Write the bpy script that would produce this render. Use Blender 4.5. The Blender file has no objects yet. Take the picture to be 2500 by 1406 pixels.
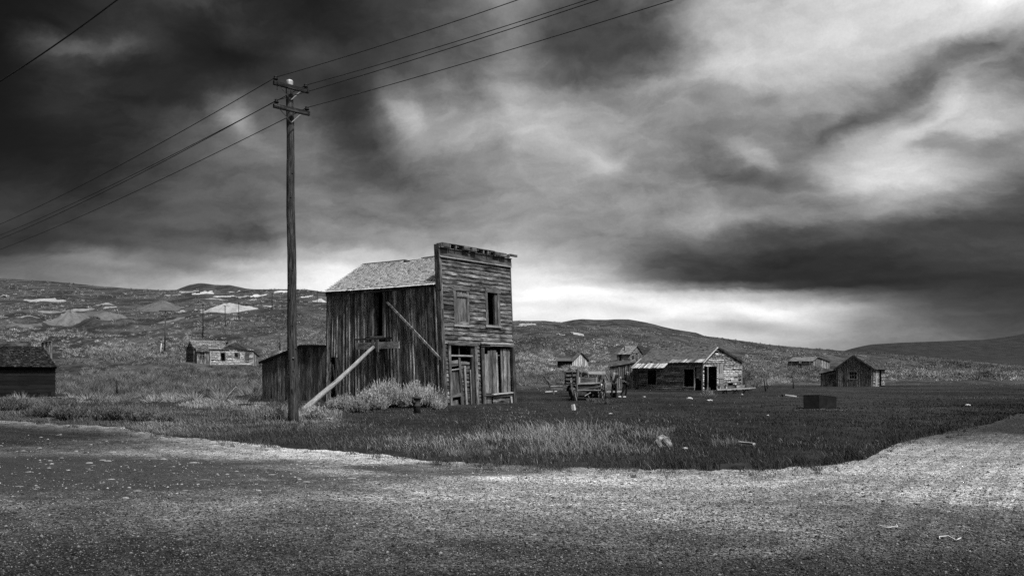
import bpy, math, random
import numpy as np
from mathutils import Vector
random.seed(7)
RNG = np.random.default_rng(11)
R = math.radians
scene = bpy.context.scene
COL = scene.collection

# ------------------------------------------------------------------ camera
FOC, HORIZ, EYE = 1962.0, 910.0, 1.6
cam = bpy.data.cameras.new('camera')
cam.sensor_width = 36.0
cam.lens = 36.0 * FOC / 2500.0
cam.shift_y = (HORIZ - 703.0) / 2500.0
cam.clip_start, cam.clip_end = 0.1, 20000.0
cam_o = bpy.data.objects.new('camera', cam)
cam_o.location = (0, 0, EYE)
cam_o.rotation_euler = (R(90), 0, 0)
COL.objects.link(cam_o)
scene.camera = cam_o

# ------------------------------------------------------------------ light
SUN_EL, SUN_AZ = R(58), math.atan2(0.62, -0.78)     # azimuth measured from +Y towards +X
world = bpy.data.worlds.new('World')
scene.world = world
world.use_nodes = True
scene.view_settings.view_transform = 'Standard'
scene.view_settings.look = 'None'
scene.view_settings.gamma = 1.0
scene.view_settings.use_curve_mapping = False
scene.view_settings.exposure = 0.0

scene.render.engine = 'CYCLES'
scene.cycles.use_denoising = False
scene.cycles.max_bounces = 5
scene.cycles.diffuse_bounces = 3
scene.cycles.adaptive_threshold = 0.015

sun = bpy.data.lights.new('sun', 'SUN')
sun.energy = 4.0
sun.angle = R(5.0)
sun.color = (1.0, 1.0, 1.0)
sun_o = bpy.data.objects.new('sun', sun)
sd = Vector((math.sin(SUN_AZ) * math.cos(SUN_EL), math.cos(SUN_AZ) * math.cos(SUN_EL), math.sin(SUN_EL)))
sun_o.rotation_euler = (-sd).to_track_quat('-Z', 'Y').to_euler()
sun_o.location = sd * 100
COL.objects.link(sun_o)


class NT:
    """small helper to write node trees"""
    def __init__(s, tree):
        s.t = tree
        tree.nodes.clear()

    def n(s, typ, **kw):
        nd = s.t.nodes.new(typ)
        for k, v in kw.items():
            if k.startswith('_'):
                setattr(nd, k[1:], v)
        return nd

    def set(s, sock, v):
        if v is None:
            return
        if isinstance(v, bpy.types.NodeSocket):
            s.t.links.new(v, sock)
        else:
            if sock.type == 'RGBA' and not hasattr(v, '__len__'):
                v = (v, v, v, 1)
            if sock.type == 'VECTOR' and not hasattr(v, '__len__'):
                v = (v, v, v)
            sock.default_value = v

    def m(s, op, a, b=None, c=None, clamp=False):
        nd = s.t.nodes.new('ShaderNodeMath')
        nd.operation = op
        nd.use_clamp = clamp
        s.set(nd.inputs[0], a)
        if b is not None:
            s.set(nd.inputs[1], b)
        if c is not None:
            s.set(nd.inputs[2], c)
        return nd.outputs[0]

    def vm(s, op, a, b=None):
        nd = s.t.nodes.new('ShaderNodeVectorMath')
        nd.operation = op
        s.set(nd.inputs[0], a)
        if b is not None:
            s.set(nd.inputs[1], b)
        return nd.outputs[0]

    def xyz(s, v):
        nd = s.t.nodes.new('ShaderNodeSeparateXYZ')
        s.set(nd.inputs[0], v)
        return nd.outputs

    def comb(s, x, y, z):
        nd = s.t.nodes.new('ShaderNodeCombineXYZ')
        for i, v in enumerate((x, y, z)):
            s.set(nd.inputs[i], v)
        return nd.outputs[0]

    def noise(s, vec, scale, detail=4, rough=0.5, dist=0.0, dim='3D'):
        nd = s.t.nodes.new('ShaderNodeTexNoise')
        nd.noise_dimensions = dim
        s.set(nd.inputs['Vector'], vec)
        nd.inputs['Scale'].default_value = scale
        nd.inputs['Detail'].default_value = detail
        nd.inputs['Roughness'].default_value = rough
        nd.inputs['Distortion'].default_value = dist
        return nd.outputs['Fac']

    def voro(s, vec, scale, feature='F1', out='Distance', rnd=1.0):
        nd = s.t.nodes.new('ShaderNodeTexVoronoi')
        nd.feature = feature
        s.set(nd.inputs['Vector'], vec)
        nd.inputs['Scale'].default_value = scale
        nd.inputs['Randomness'].default_value = rnd
        return nd.outputs[out]

    def mapr(s, v, a, b, c=0.0, d=1.0, smooth=False):
        nd = s.t.nodes.new('ShaderNodeMapRange')
        nd.interpolation_type = 'SMOOTHSTEP' if smooth else 'LINEAR'
        nd.clamp = True
        s.set(nd.inputs[0], v)
        for i, x in enumerate((a, b, c, d)):
            s.set(nd.inputs[i + 1], x)
        return nd.outputs[0]

    def mix(s, f, a, b):
        """scalar mix a..b"""
        return s.m('ADD', a, s.m('MULTIPLY', f, s.m('SUBTRACT', b, a)))


# ------------------------------------------------------------------ sky (procedural cloud deck over the daylight sky)
SKYX = [i * 125 for i in range(21)]
SKY = {
    0:   [22, 24, 38, 62, 62, 34, 36, 46, 58, 80, 130, 88, 78, 120, 172, 186, 200, 202, 206, 216, 240],
    75:  [22, 34, 48, 44, 40, 58, 34, 40, 60, 88, 112, 74, 80, 92, 176, 182, 196, 200, 202, 186, 165],
    110: [24, 80, 96, 44, 34, 40, 52, 42, 64, 92, 112, 78, 84, 100, 186, 186, 198, 192, 180, 160, 130],
    150: [24, 44, 50, 38, 32, 34, 72, 52, 66, 98, 112, 92, 96, 124, 192, 196, 200, 186, 172, 140, 112],
    225: [20, 50, 60, 38, 44, 74, 64, 54, 110, 124, 150, 130, 150, 178, 160, 158, 184, 140, 120, 176, 130],
    300: [20, 30, 48, 60, 88, 110, 96, 60, 130, 150, 176, 168, 148, 160, 140, 126, 150, 158, 176, 190, 176],
    375: [24, 34, 48, 60, 90, 110, 106, 78, 110, 132, 168, 174, 168, 140, 120, 140, 134, 182, 180, 150, 116],
    450: [44, 50, 52, 76, 84, 94, 110, 114, 120, 130, 164, 166, 160, 132, 112, 110, 160, 188, 200, 190, 100],
    525: [58, 56, 60, 70, 80, 90, 118, 124, 130, 136, 154, 154, 146, 142, 150, 130, 114, 108, 84, 70, 58],
    600: [50, 54, 64, 84, 84, 98, 130, 140, 150, 154, 160, 150, 130, 106, 84, 64, 56, 62, 68, 70, 70],
    640: [78, 116, 130, 110, 126, 176, 200, 202, 200, 200, 205, 172, 140, 90, 62, 50, 44, 48, 54, 58, 58],
    690: [112, 124, 142, 152, 192, 216, 232, 222, 216, 216, 230, 218, 190, 122, 66, 48, 42, 44, 44, 44, 46],
    715: [150, 150, 160, 170, 200, 220, 230, 220, 215, 220, 240, 237, 235, 228, 212, 178, 125, 72, 56, 50, 50],
    750: [150, 150, 160, 170, 200, 220, 225, 220, 220, 222, 234, 230, 236, 244, 232, 214, 182, 112, 76, 62, 58],
    825: [150, 150, 160, 170, 190, 200, 205, 200, 205, 205, 214, 218, 224, 226, 200, 190, 172, 136, 112, 96, 90],
    900: [150, 150, 160, 170, 180, 190, 195, 200, 200, 200, 205, 210, 210, 205, 190, 170, 150, 130, 110, 100, 95],
}
# single clouds and gaps: px, py, half width, half height, tilt, strength (stops)
BLOBS = [(232, 106, 90, 20, -8, 1.7), (300, 96, 30, 14, -30, .5), (570, 268, 46, 26, 20, 1.5), (620, 335, 70, 22, 25, .6), (985, 270, 62, 34, 48, 1.0), (1060, 335, 120, 55, 35, .45),
         (785, 350, 60, 62, 35, .7), (1845, 385, 58, 20, 32, .9), (1700, 742, 210, 13, 2, .3), (1855, 752, 70, 13, 6, .4), (1990, 775, 90, 26, 0, .45),
         (2290, 285, 130, 20, -27, .5), (2190, 410, 170, 38, -8, .35), (2440, 30, 120, 70, 0, .3), (1320, 350, 150, 36, 25, .25), (1475, 385, 40, 30, 10, .4),
         (1740, 160, 130, 60, 10, .2), (560, 640, 60, 22, 0, .4), (190, 640, 120, 14, 0, .35), (1240, 205, 60, 34, 40, .4), (1800, 545, 110, 24, -4, .35), (2110, 512, 130, 16, -8, .5),
         (1500, 60, 175, 105, 14, -.75), (1390, 150, 110, 34, 35, -.55), (900, 335, 130, 46, 42, -.8), (810, 130, 120, 80, 45, -.6), (580, 135, 130, 42, 12, -.8),
         (2235, 210, 225, 24, -25, -.95), (2090, 300, 70, 16, -20, -.6), (2315, 345, 52, 17, 2, -1.0), (2450, 338, 80, 15, -8, -.6), (1895, 438, 95, 19, 8, -1.1),
         (1975, 340, 70, 62, 20, -.45), (1780, 238, 150, 18, 6, -.5), (1560, 255, 100, 22, 22, -.4), (1725, 310, 38, 52, 0, -.35), (2050, 640, 430, 38, -7, -.35),
         (2350, 520, 220, 20, -12, -.7), (110, 330, 210, 100, 0, -.5), (430, 34, 110, 26, 12, -.6), (250, 560, 210, 15, 0, -.35), (80, 612, 160, 14, 0, -.5), (700, 590, 200, 14, 0, -.25),
         (2090, 694, 230, 10, 0, -.5), (1700, 600, 140, 18, -4, -.3), (2440, 190, 60, 24, -30, -.6), (1640, 330, 60, 14, 20, -.3), (1600, 470, 90, 14, 10, -.3), (1830, 790, 70, 10, 0, -.3), (700, 430, 160, 12, 4, -.3),
         (1480, 756, 120, 12, 4, -.3), (1700, 792, 150, 13, 3, -.45), (1420, 716, 110, 8, 2, .3), (1600, 770, 60, 10, -8, .25), (1930, 800, 70, 12, 8, -.4), (2010, 742, 90, 9, 5, .3), (860, 660, 60, 10, 0, .25), (300, 668, 120, 9, 3, -.4), (500, 662, 90, 8, -3, -.35)]


def sky_b(px, py):
    ys = sorted(SKY)
    px_, py_ = min(max(px, 0), 2500), min(max(py, 0), 900)
    rows = [float(np.interp(px_, SKYX, SKY[y])) for y in ys]
    v = float(np.interp(py_, ys, rows))
    v = 128 + (v - 128) * (1.05 if v > 128 else 1.0)
    v = min(max(v, 12), 250) / 255.0
    return v ** 2.2


def build_sky():
    k = NT(world.node_tree)
    tc = k.n('ShaderNodeTexCoord').outputs['Generated']
    x, y, z = k.xyz(k.vm('NORMALIZE', tc))
    az = k.m('ARCTAN2', x, y)
    el = k.m('ARCSINE', z)
    # cloud coordinates: azimuth and elevation, drawn out sideways towards the horizon
    ax_ = k.m('MULTIPLY', az, k.mapr(el, 0.0, 0.35, 0.55, 1.0))
    cp = k.comb(k.m('ADD', ax_, k.m('MULTIPLY', el, 0.35)), k.m('SUBTRACT', k.m('MULTIPLY', el, 1.35), k.m('MULTIPLY', az, 0.18)), 0.0)
    def wv(scale, ampx, ampy, det, off):
        nd = k.t.nodes.new('ShaderNodeTexNoise')
        k.set(nd.inputs['Vector'], k.vm('ADD', cp, (off, off, off)))
        nd.inputs['Scale'].default_value = scale
        nd.inputs['Detail'].default_value = det
        nd.inputs['Roughness'].default_value = 0.66
        return k.vm('MULTIPLY', k.vm('SUBTRACT', nd.outputs['Color'], (0.5, 0.5, 0.5)), (ampx, ampy, 0))
    w = k.vm('ADD', wv(5.0, 0.045, 0.04, 3, 3.1), wv(14, 0.046, 0.036, 10, 9.7))
    wx, wy, _ = k.xyz(w)
    falloff = k.mapr(el, 0.05, 0.2, 0.45, 1.0)
    az2 = k.m('ADD', az, k.m('MULTIPLY', wx, falloff))
    el2 = k.m('ADD', el, k.m('MULTIPLY', wy, falloff))
    A0, NC = 0.60, 31
    fac = k.m('ADD', k.m('MULTIPLY', az2, 1 / (2 * A0)), 0.5, clamp=True)
    els = [-0.01, 0.012, 0.03, 0.045, 0.06, 0.072, 0.084, 0.094, 0.103, 0.113, 0.125, 0.14, 0.16, 0.185, 0.21, 0.235,
           0.26, 0.285, 0.31, 0.335, 0.36, 0.385, 0.41, 0.435, 0.47]
    # piecewise index of the elevation row
    cr = k.n('ShaderNodeFloatCurve')
    acc = None
    for i, e in enumerate(els):
        rp = k.n('ShaderNodeValToRGB')
        rp.color_ramp.interpolation = 'CARDINAL'
        k.set(rp.inputs[0], fac)
        el_ = rp.color_ramp.elements
        for j in range(NC):
            p = j / (NC - 1)
            a = (p - 0.5) * 2 * A0
            px = 1250 + FOC * math.tan(a)
            py = HORIZ - FOC * math.tan(e) / math.cos(a)
            v = sky_b(px, py)
            if j < 2:
                el_[j].position = p
                q = el_[j]
            else:
                q = el_.new(p)
            q.position = p
            q.color = (v, v, v, 1)
        lo = els[i - 1] if i else e - 1
        hi = els[i + 1] if i + 1 < len(els) else e + 1
        up = k.mapr(el2, lo, e, 0, 1, True) if i else None
        dn = k.mapr(el2, e, hi, 1, 0, True) if i + 1 < len(els) else None
        wgt = up if dn is None else (dn if up is None else k.m('MULTIPLY', up, dn))
        acc = k.m('MULTIPLY_ADD', rp.outputs[0], wgt, acc if acc is not None else 0.0)
    k.t.nodes.remove(cr)
    stops = k.m('MULTIPLY', az2, 0.0001)
    for (bx, by, rx, ry, an, dv) in BLOBS:
        a = math.atan((bx - 1250) / FOC)
        e = math.atan((HORIZ - by) / FOC * math.cos(a))
        mp = k.n('ShaderNodeMapping')
        mp.vector_type = 'TEXTURE'
        k.set(mp.inputs['Vector'], k.comb(az2, el2, k.m('MULTIPLY', stops, 1e-4)))
        mp.inputs['Location'].default_value = (a, e, 0)
        mp.inputs['Rotation'].default_value = (0, 0, R(-an))
        mp.inputs['Scale'].default_value = (rx * 1.25 / FOC * math.cos(a) ** 2, ry * 1.25 / FOC * math.cos(a), 1)
        ln = k.t.nodes.new('ShaderNodeVectorMath')
        ln.operation = 'LENGTH'
        k.set(ln.inputs[0], mp.outputs[0])
        stops = k.m('MULTIPLY_ADD', k.mapr(ln.outputs['Value'], 0.25, 1.6, 1.0, 0.0, True), dv, stops)
    acc = k.m('MULTIPLY', acc, k.m('POWER', 2.0, k.m('MULTIPLY', stops, 0.82)))
    cw = k.vm('ADD', cp, k.vm('MULTIPLY', w, (1.2, 1.2, 0)))
    d1 = k.noise(k.vm('ADD', cw, (1.7, 5.2, 0)), 7.0, 9, 0.60, 0.5)
    d2 = k.noise(k.vm('MULTIPLY', cw, (0.8, 1.6, 1)), 18, 7, 0.6, 0.4)
    d = k.m('ADD', k.m('MULTIPLY', d1, 0.72), k.m('MULTIPLY', d2, 0.28))
    dm = k.mapr(d, 0.32, 0.68, 0.50, 1.58)
    e1 = k.mapr(k.noise(k.vm('ADD', cw, (8.3, 1.1, 0)), 4.6, 10, 0.62, 0.25), 0.43, 0.57, -1.0, 1.0, True)
    e2 = k.mapr(k.noise(k.vm('ADD', k.vm('MULTIPLY', cw, (0.8, 1.5, 1)), (2.3, 6.1, 0)), 12, 10, 0.66, 0.2), 0.42, 0.58, -1.0, 1.0, True)
    dm = k.m('ADD', dm, k.m('ADD', k.m('MULTIPLY', e1, 0.15), k.m('MULTIPLY', e2, 0.10)))
    dark = k.mapr(acc, 0.015, 0.5, 1.05, 0.45)
    dm = k.m('MAXIMUM', k.m('ADD', 1.0, k.m('MULTIPLY', k.m('SUBTRACT', dm, 1.0), dark)), 0.35)
    g = k.noise(tc, 420, 1, 0.5)                                    # fine film-like mottling of thin cloud
    dm = k.m('MULTIPLY', dm, k.mapr(g, 0.3, 0.7, 0.975, 1.025))
    cloud = k.m('MULTIPLY', acc, dm)
    # beyond the photographed part the deck goes on with the same clouds
    clear = k.n('ShaderNodeTexSky')
    clear.sky_type = 'NISHITA'
    clear.sun_disc = False
    clear.sun_elevation = SUN_EL
    clear.sun_rotation = SUN_AZ
    bw = k.n('ShaderNodeRGBToBW')
    k.set(bw.inputs[0], clear.outputs[0])
    clr = k.m('MULTIPLY', bw.outputs[0], 0.10)
    fin = k.m('MINIMUM', k.mix(0.025, cloud, clr), 1.05)
    bg = k.n('ShaderNodeBackground')
    k.set(bg.inputs[0], k.comb(fin, fin, fin))
    bg.inputs[1].default_value = 1.0
    out = k.n('ShaderNodeOutputWorld')
    k.t.links.new(bg.outputs[0], out.inputs[0])


build_sky()

# ------------------------------------------------------------------ materials
def mat_new(name):
    m = bpy.data.materials.new(name)
    m.use_nodes = True
    k = NT(m.node_tree)
    b = k.n('ShaderNodeBsdfPrincipled')
    o = k.n('ShaderNodeOutputMaterial')
    k.t.links.new(b.outputs[0], o.inputs[0])
    return m, k, b


def finish(k, b, val, rough=0.85, bump=None, bd=0.01, bs=0.5, spec=0.2, metal=0.0):
    k.set(b.inputs['Base Color'], k.comb(val, val, val) if isinstance(val, bpy.types.NodeSocket) else (val, val, val, 1))
    k.set(b.inputs['Roughness'], rough)
    b.inputs['Specular IOR Level'].default_value = spec
    b.inputs['Metallic'].default_value = metal
    if bump is not None:
        bn = k.n('ShaderNodeBump')
        bn.inputs['Strength'].default_value = bs
        bn.inputs['Distance'].default_value = bd
        k.set(bn.inputs['Height'], bump)
        k.t.links.new(bn.outputs[0], b.inputs['Normal'])


def attr(k, name):
    a = k.n('ShaderNodeAttribute')
    a.attribute_name = name
    return a.outputs['Fac']


def wood(name, lo, hi, streak=26, blotch=0.5, pow_=1.6, peel=0.0):
    m, k, b = mat_new(name)
    uv = k.n('ShaderNodeUVMap').outputs[0]
    g1 = k.noise(k.vm('MULTIPLY', uv, (1.0, streak, 1)), 1.6, 7, 0.68, 0.6)
    g2 = k.noise(k.vm('MULTIPLY', uv, (0.9, 3.0, 1)), 1.3, 4, 0.6, 0.3)
    g3 = k.noise(k.vm('MULTIPLY', uv, (4, streak * 3.5, 1)), 2.0, 3, 0.6)
    v = k.m('ADD', k.m('MULTIPLY', g1, 1 - blotch), k.m('MULTIPLY', g2, blotch))
    v = k.mapr(v, 0.34, 0.68)
    v = k.m('POWER', v, pow_)
    v = k.m('MULTIPLY', v, k.mapr(g3, 0.35, 0.6, 0.55, 1.15))
    kn = k.voro(k.vm('MULTIPLY', uv, (1.1, 3.2, 1)), 1.0)
    v = k.m('MULTIPLY', v, k.mapr(kn, 0.07, 0.13, 0.12, 1.0, True))
    c = k.mix(v, lo, hi)
    if peel:
        p = k.noise(k.vm('MULTIPLY', uv, (1.6, 7, 1)), 1.7, 6, 0.65, 0.4)
        c = k.mix(k.mapr(p, 0.5, 0.56, 0, peel), c, k.m('MULTIPLY', hi, 1.5))
    c = k.m('MULTIPLY', c, attr(k, 'tone'), None)
    c = k.m('MINIMUM', c, 0.8)
    finish(k, b, c, 0.86, k.m('ADD', g1, k.m('MULTIPLY', g3, 0.5)), 0.012, 0.7, 0.15)
    return m


def leafy(name, v, rough=0.8, trans=0.0):
    m, k, b = mat_new(name)
    c = k.m('MULTIPLY', attr(k, 'tone'), v)
    finish(k, b, c, rough, spec=0.15)
    return m


def plain(name, v, rough=0.7, metal=0.0, var=0.3, scale=6, spec=0.3, bump=0.0):
    m, k, b = mat_new(name)
    oc = k.n('ShaderNodeTexCoord').outputs['Object']
    nz = k.noise(oc, scale, 6, 0.6)
    c = k.m('MULTIPLY', k.mapr(nz, 0.3, 0.7, 1 - var, 1 + var), v)
    finish(k, b, c, rough, nz if bump else None, 0.02, bump or 0.1, spec, metal)
    return m


M_SIDE = wood('weathered_dark_boards', 0.016, 0.62, 20, 0.45, 2.0)
M_FRONT = wood('weathered_clapboard', 0.010, 0.64, 18, 0.5, 2.5)
M_TRIM = wood('weathered_trim', 0.02, 0.55, 22, 0.45, 1.7)
M_SHIN = wood('roof_shingle', 0.42, 0.80, 8, 0.6, 0.9)
M_SHIN_D = wood('dark_shingle', 0.02, 0.40, 8, 0.6, 2.6)
M_ROOF_G = wood('grey_roof_shingle', 0.10, 0.15, 8, 0.6, 1.2)
M_PALE = wood('pale_bleached_plank', 0.12, 0.85, 14, 0.5, 1.1)
M_PEEL = wood('peeling_painted_siding', 0.02, 0.50, 10, 0.6, 1.2, 0.95)
M_CLAP = wood('grey_siding', 0.02, 0.50, 12, 0.55, 1.6, 0.1)
M_BLACKW = wood('tarred_dark_boards', 0.008, 0.024, 18, 0.5, 1.5)
M_POLE = wood('pole_wood', 0.010, 0.24, 16, 0.25, 2.3)
M_LOG = wood('bleached_log', 0.06, 0.58, 14, 0.4, 1.1)
M_DARK = plain('dark_lining', 0.012, 0.9)  # even near-black colour for the upper floor and the truck seat
M_IRON = plain('rusty_iron', 0.035, 0.8, 0.0, 0.6, 14)
M_ZINC = plain('galvanised_metal', 0.4, 0.6, 0.4, 0.35, 8, 0.5, 0.3)
M_STEEL = plain('dull_steel', 0.13, 0.6, 0.2, 0.3, 9)
M_WIRE = plain('wire_metal', 0.03, 0.6, 0.3)
M_GLASSY = plain('brown_ceramic', 0.015, 0.6, 0.0, 0.2, 5, 0.2)
M_ROCK = plain('pale_rock', 0.26, 0.95, 0.0, 0.75, 9, 0.1, 1.0)
M_BONE = plain('white_stone', 0.55, 0.85, 0.0, 0.15, 9, 0.2, 0.2)
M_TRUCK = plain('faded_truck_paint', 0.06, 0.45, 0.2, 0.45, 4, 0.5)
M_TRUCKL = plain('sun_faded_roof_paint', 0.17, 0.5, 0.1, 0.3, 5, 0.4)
M_TYRE = plain('old_tyre', 0.03, 0.85)
M_CLOTH = plain('black_cloth', 0.012, 0.95)
M_SKIN = plain('skin', 0.24, 0.55, 0, 0.05)
M_HAIR = plain('light_hair', 0.26, 0.5, 0, 0.4, 60)
M_SHOE = plain('white_shoe', 0.8, 0.6, 0, 0.05)
M_BOX = plain('black_sheet_metal', 0.016, 0.7, 0.0, 0.5, 4, 0.2, 0.4)
M_GRASS = leafy('grass_blades', 0.048)
M_DRY = leafy('dry_grass_blades', 0.30)
M_SAGE = leafy('sagebrush_leaves', 0.30)
M_SAGEF = leafy('hillside_sagebrush', 0.25)
M_STEM = leafy('woody_stems', 0.10)
M_PEB = leafy('gravel_stones', 0.36, 0.8)


def mat_ground():
    m, k, b = mat_new('ground_soil')
    p = k.n('ShaderNodeNewGeometry').outputs['Position']
    h = attr(k, 'hill')
    far = attr(k, 'far')
    n1 = k.noise(p, 0.09, 6, 0.6)
    n2 = k.noise(p, 1.3, 5, 0.65)
    n3 = k.noise(k.vm('MULTIPLY', p, (0.35, 0.12, 0.12)), 0.25, 5, 0.6)
    field = k.mix(k.mapr(n1, 0.4, 0.65), 0.014, 0.040)
    field = k.m('MULTIPLY', field, k.mapr(n2, 0.3, 0.7, 0.5, 1.5))
    sp = k.voro(p, 0.55)
    hill = k.mix(k.mapr(n3, 0.4, 0.62), 0.024, 0.075)
    hill = k.m('MULTIPLY', hill, k.mapr(n2, 0.35, 0.65, 0.6, 1.5))
    hill = k.m('MULTIPLY', hill, k.mapr(sp, 0.15, 0.7, 0.55, 1.3))
    c = k.mix(h, field, hill)
    c = k.mix(far, c, k.m('MULTIPLY', k.mapr(n3, 0.35, 0.65, 0.6, 1.3), 0.028))  # shade on the far right hill painted into its soil colour
    bmp = k.m('ADD', n2, k.m('MULTIPLY', k.noise(p, 0.45, 4, 0.6), 2))
    finish(k, b, c, 0.95, bmp, 0.25, 0.8, 0.1)
    return m


def mat_road():
    m, k, b = mat_new('gravel_road_surface')
    p = k.n('ShaderNodeNewGeometry').outputs['Position']
    px, py, _ = k.xyz(p)
    cellc = k.voro(p, 62, out='Color')
    c1 = k.xyz(cellc)[0]
    d1 = k.voro(p, 62)
    c2 = k.xyz(k.voro(k.vm('ADD', p, (3, 1, 0)), 24, out='Color'))[0]
    n_f = k.noise(p, 22, 5, 0.75)
    n_m = k.noise(p, 2.6, 6, 0.72)
    n_s = k.noise(k.vm('MULTIPLY', p, (0.55, 1.0, 1)), 0.32, 5, 0.55, 0.4)
    stone = k.m('POWER', c1, 2.2)
    v = k.m('ADD', k.m('MULTIPLY', stone, 0.33), k.m('MULTIPLY', k.m('POWER', c2, 3.0), 0.12))
    v = k.m('ADD', v, 0.03)
    v = k.m('MULTIPLY', v, k.mapr(n_f, 0.3, 0.7, 0.35, 1.7))
    v = k.m('MULTIPLY', v, k.mapr(n_m, 0.32, 0.68, 0.62, 1.42))
    v = k.m('MULTIPLY', v, k.mapr(n_s, 0.35, 0.62, 0.72, 1.25, True))
    # vignette painted into the gravel colour: pale middle, darker towards the corners
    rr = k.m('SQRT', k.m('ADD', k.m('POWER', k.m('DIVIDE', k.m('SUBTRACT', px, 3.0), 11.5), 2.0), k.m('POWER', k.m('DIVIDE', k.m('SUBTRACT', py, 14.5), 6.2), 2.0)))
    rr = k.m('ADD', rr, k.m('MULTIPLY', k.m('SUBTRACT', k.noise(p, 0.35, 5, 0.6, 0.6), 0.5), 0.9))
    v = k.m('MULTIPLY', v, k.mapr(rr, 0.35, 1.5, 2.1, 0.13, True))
    # wheel tracks that follow the bend of the road
    acr = attr(k, 'across')
    trk = k.noise(k.comb(k.m('MULTIPLY', acr, 0.95), k.m('MULTIPLY', px, 0.05), 0.0), 1.0, 3, 0.6, 0.0)
    v = k.m('MULTIPLY', v, k.mapr(trk, 0.36, 0.62, 0.74, 1.22))
    # the packed, darker dirt of the junction on the left, streaked along the wheel tracks
    def patch(cx, cy, rx, ry, an=0.0):
        dx, dy = k.m('SUBTRACT', px, cx), k.m('SUBTRACT', py, cy)
        c, s_ = math.cos(an), math.sin(an)
        u = k.m('DIVIDE', k.m('ADD', k.m('MULTIPLY', dx, c), k.m('MULTIPLY', dy, s_)), rx)
        w = k.m('DIVIDE', k.m('ADD', k.m('MULTIPLY', dx, -s_), k.m('MULTIPLY', dy, c)), ry)
        r2 = k.m('ADD', k.m('MULTIPLY', u, u), k.m('MULTIPLY', w, w))
        r2 = k.m('ADD', r2, k.m('MULTIPLY', k.m('SUBTRACT', k.noise(k.vm('MULTIPLY', p, (0.5, 1.6, 1)), 0.9, 5, 0.65), 0.5), 1.5))
        return k.mapr(r2, 0.35, 1.35, 1.0, 0.0, True)
    dirt = k.m('MAXIMUM', patch(-8.5, 12.8, 7.5, 2.8, -0.12), patch(-1.0, 13.3, 2.2, 1.0))
    dv = k.m('MULTIPLY', k.mapr(n_f, 0.3, 0.7, 0.5, 1.45), 0.034)
    v = k.mix(k.m('MULTIPLY', dirt, 0.88), v, dv)
    edge = attr(k, 'edge')                     # loose pale gravel thrown to the side of the track
    el_ = k.m('MULTIPLY', k.m('MULTIPLY', edge, k.mapr(n_m, 0.36, 0.6, 0.1, 1.0)), k.mapr(px, -4.0, 4.0, 1.0, 0.1))
    v = k.m('ADD', v, k.m('MULTIPLY', el_, k.m('MULTIPLY', k.mapr(n_f, 0.3, 0.7, 0.3, 1.7), 0.34)))
    hgt = k.m('SUBTRACT', k.m('MULTIPLY', n_f, 1.2), k.m('MULTIPLY', d1, 0.8))
    hgt = k.m('ADD', hgt, k.m('MULTIPLY', n_m, 2.0))
    finish(k, b, v, 0.9, hgt, 0.02, 0.9, 0.2)
    return m


M_GROUND = mat_ground()
M_ROAD = mat_road()


def mat_tailings():
    m, k, b = mat_new('pale_tailings')
    p = k.n('ShaderNodeNewGeometry').outputs['Position']
    n = k.noise(p, 0.25, 6, 0.65)
    n2 = k.noise(p, 1.1, 4, 0.6)
    c = k.m('MULTIPLY', attr(k, 'tone'), k.m('MULTIPLY', k.mapr(n, 0.3, 0.7, 0.75, 1.2), k.mapr(n2, 0.3, 0.7, 0.8, 1.15)))
    finish(k, b, c, 0.95, k.m('ADD', n, n2), 0.5, 0.6, 0.1)
    return m


M_TAIL = mat_tailings()


def tag(o, label=None, cat=None, group=None, kind=None):
    if label: o['label'] = label
    if cat: o['category'] = cat
    if group: o['group'] = group
    if kind: o['kind'] = kind
    return o


def empty(name, loc, label, cat, group=None):
    o = bpy.data.objects.new(name, None)
    o.location = loc
    o.empty_display_size = 0.2
    COL.objects.link(o)
    return tag(o, label, cat, group)


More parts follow.
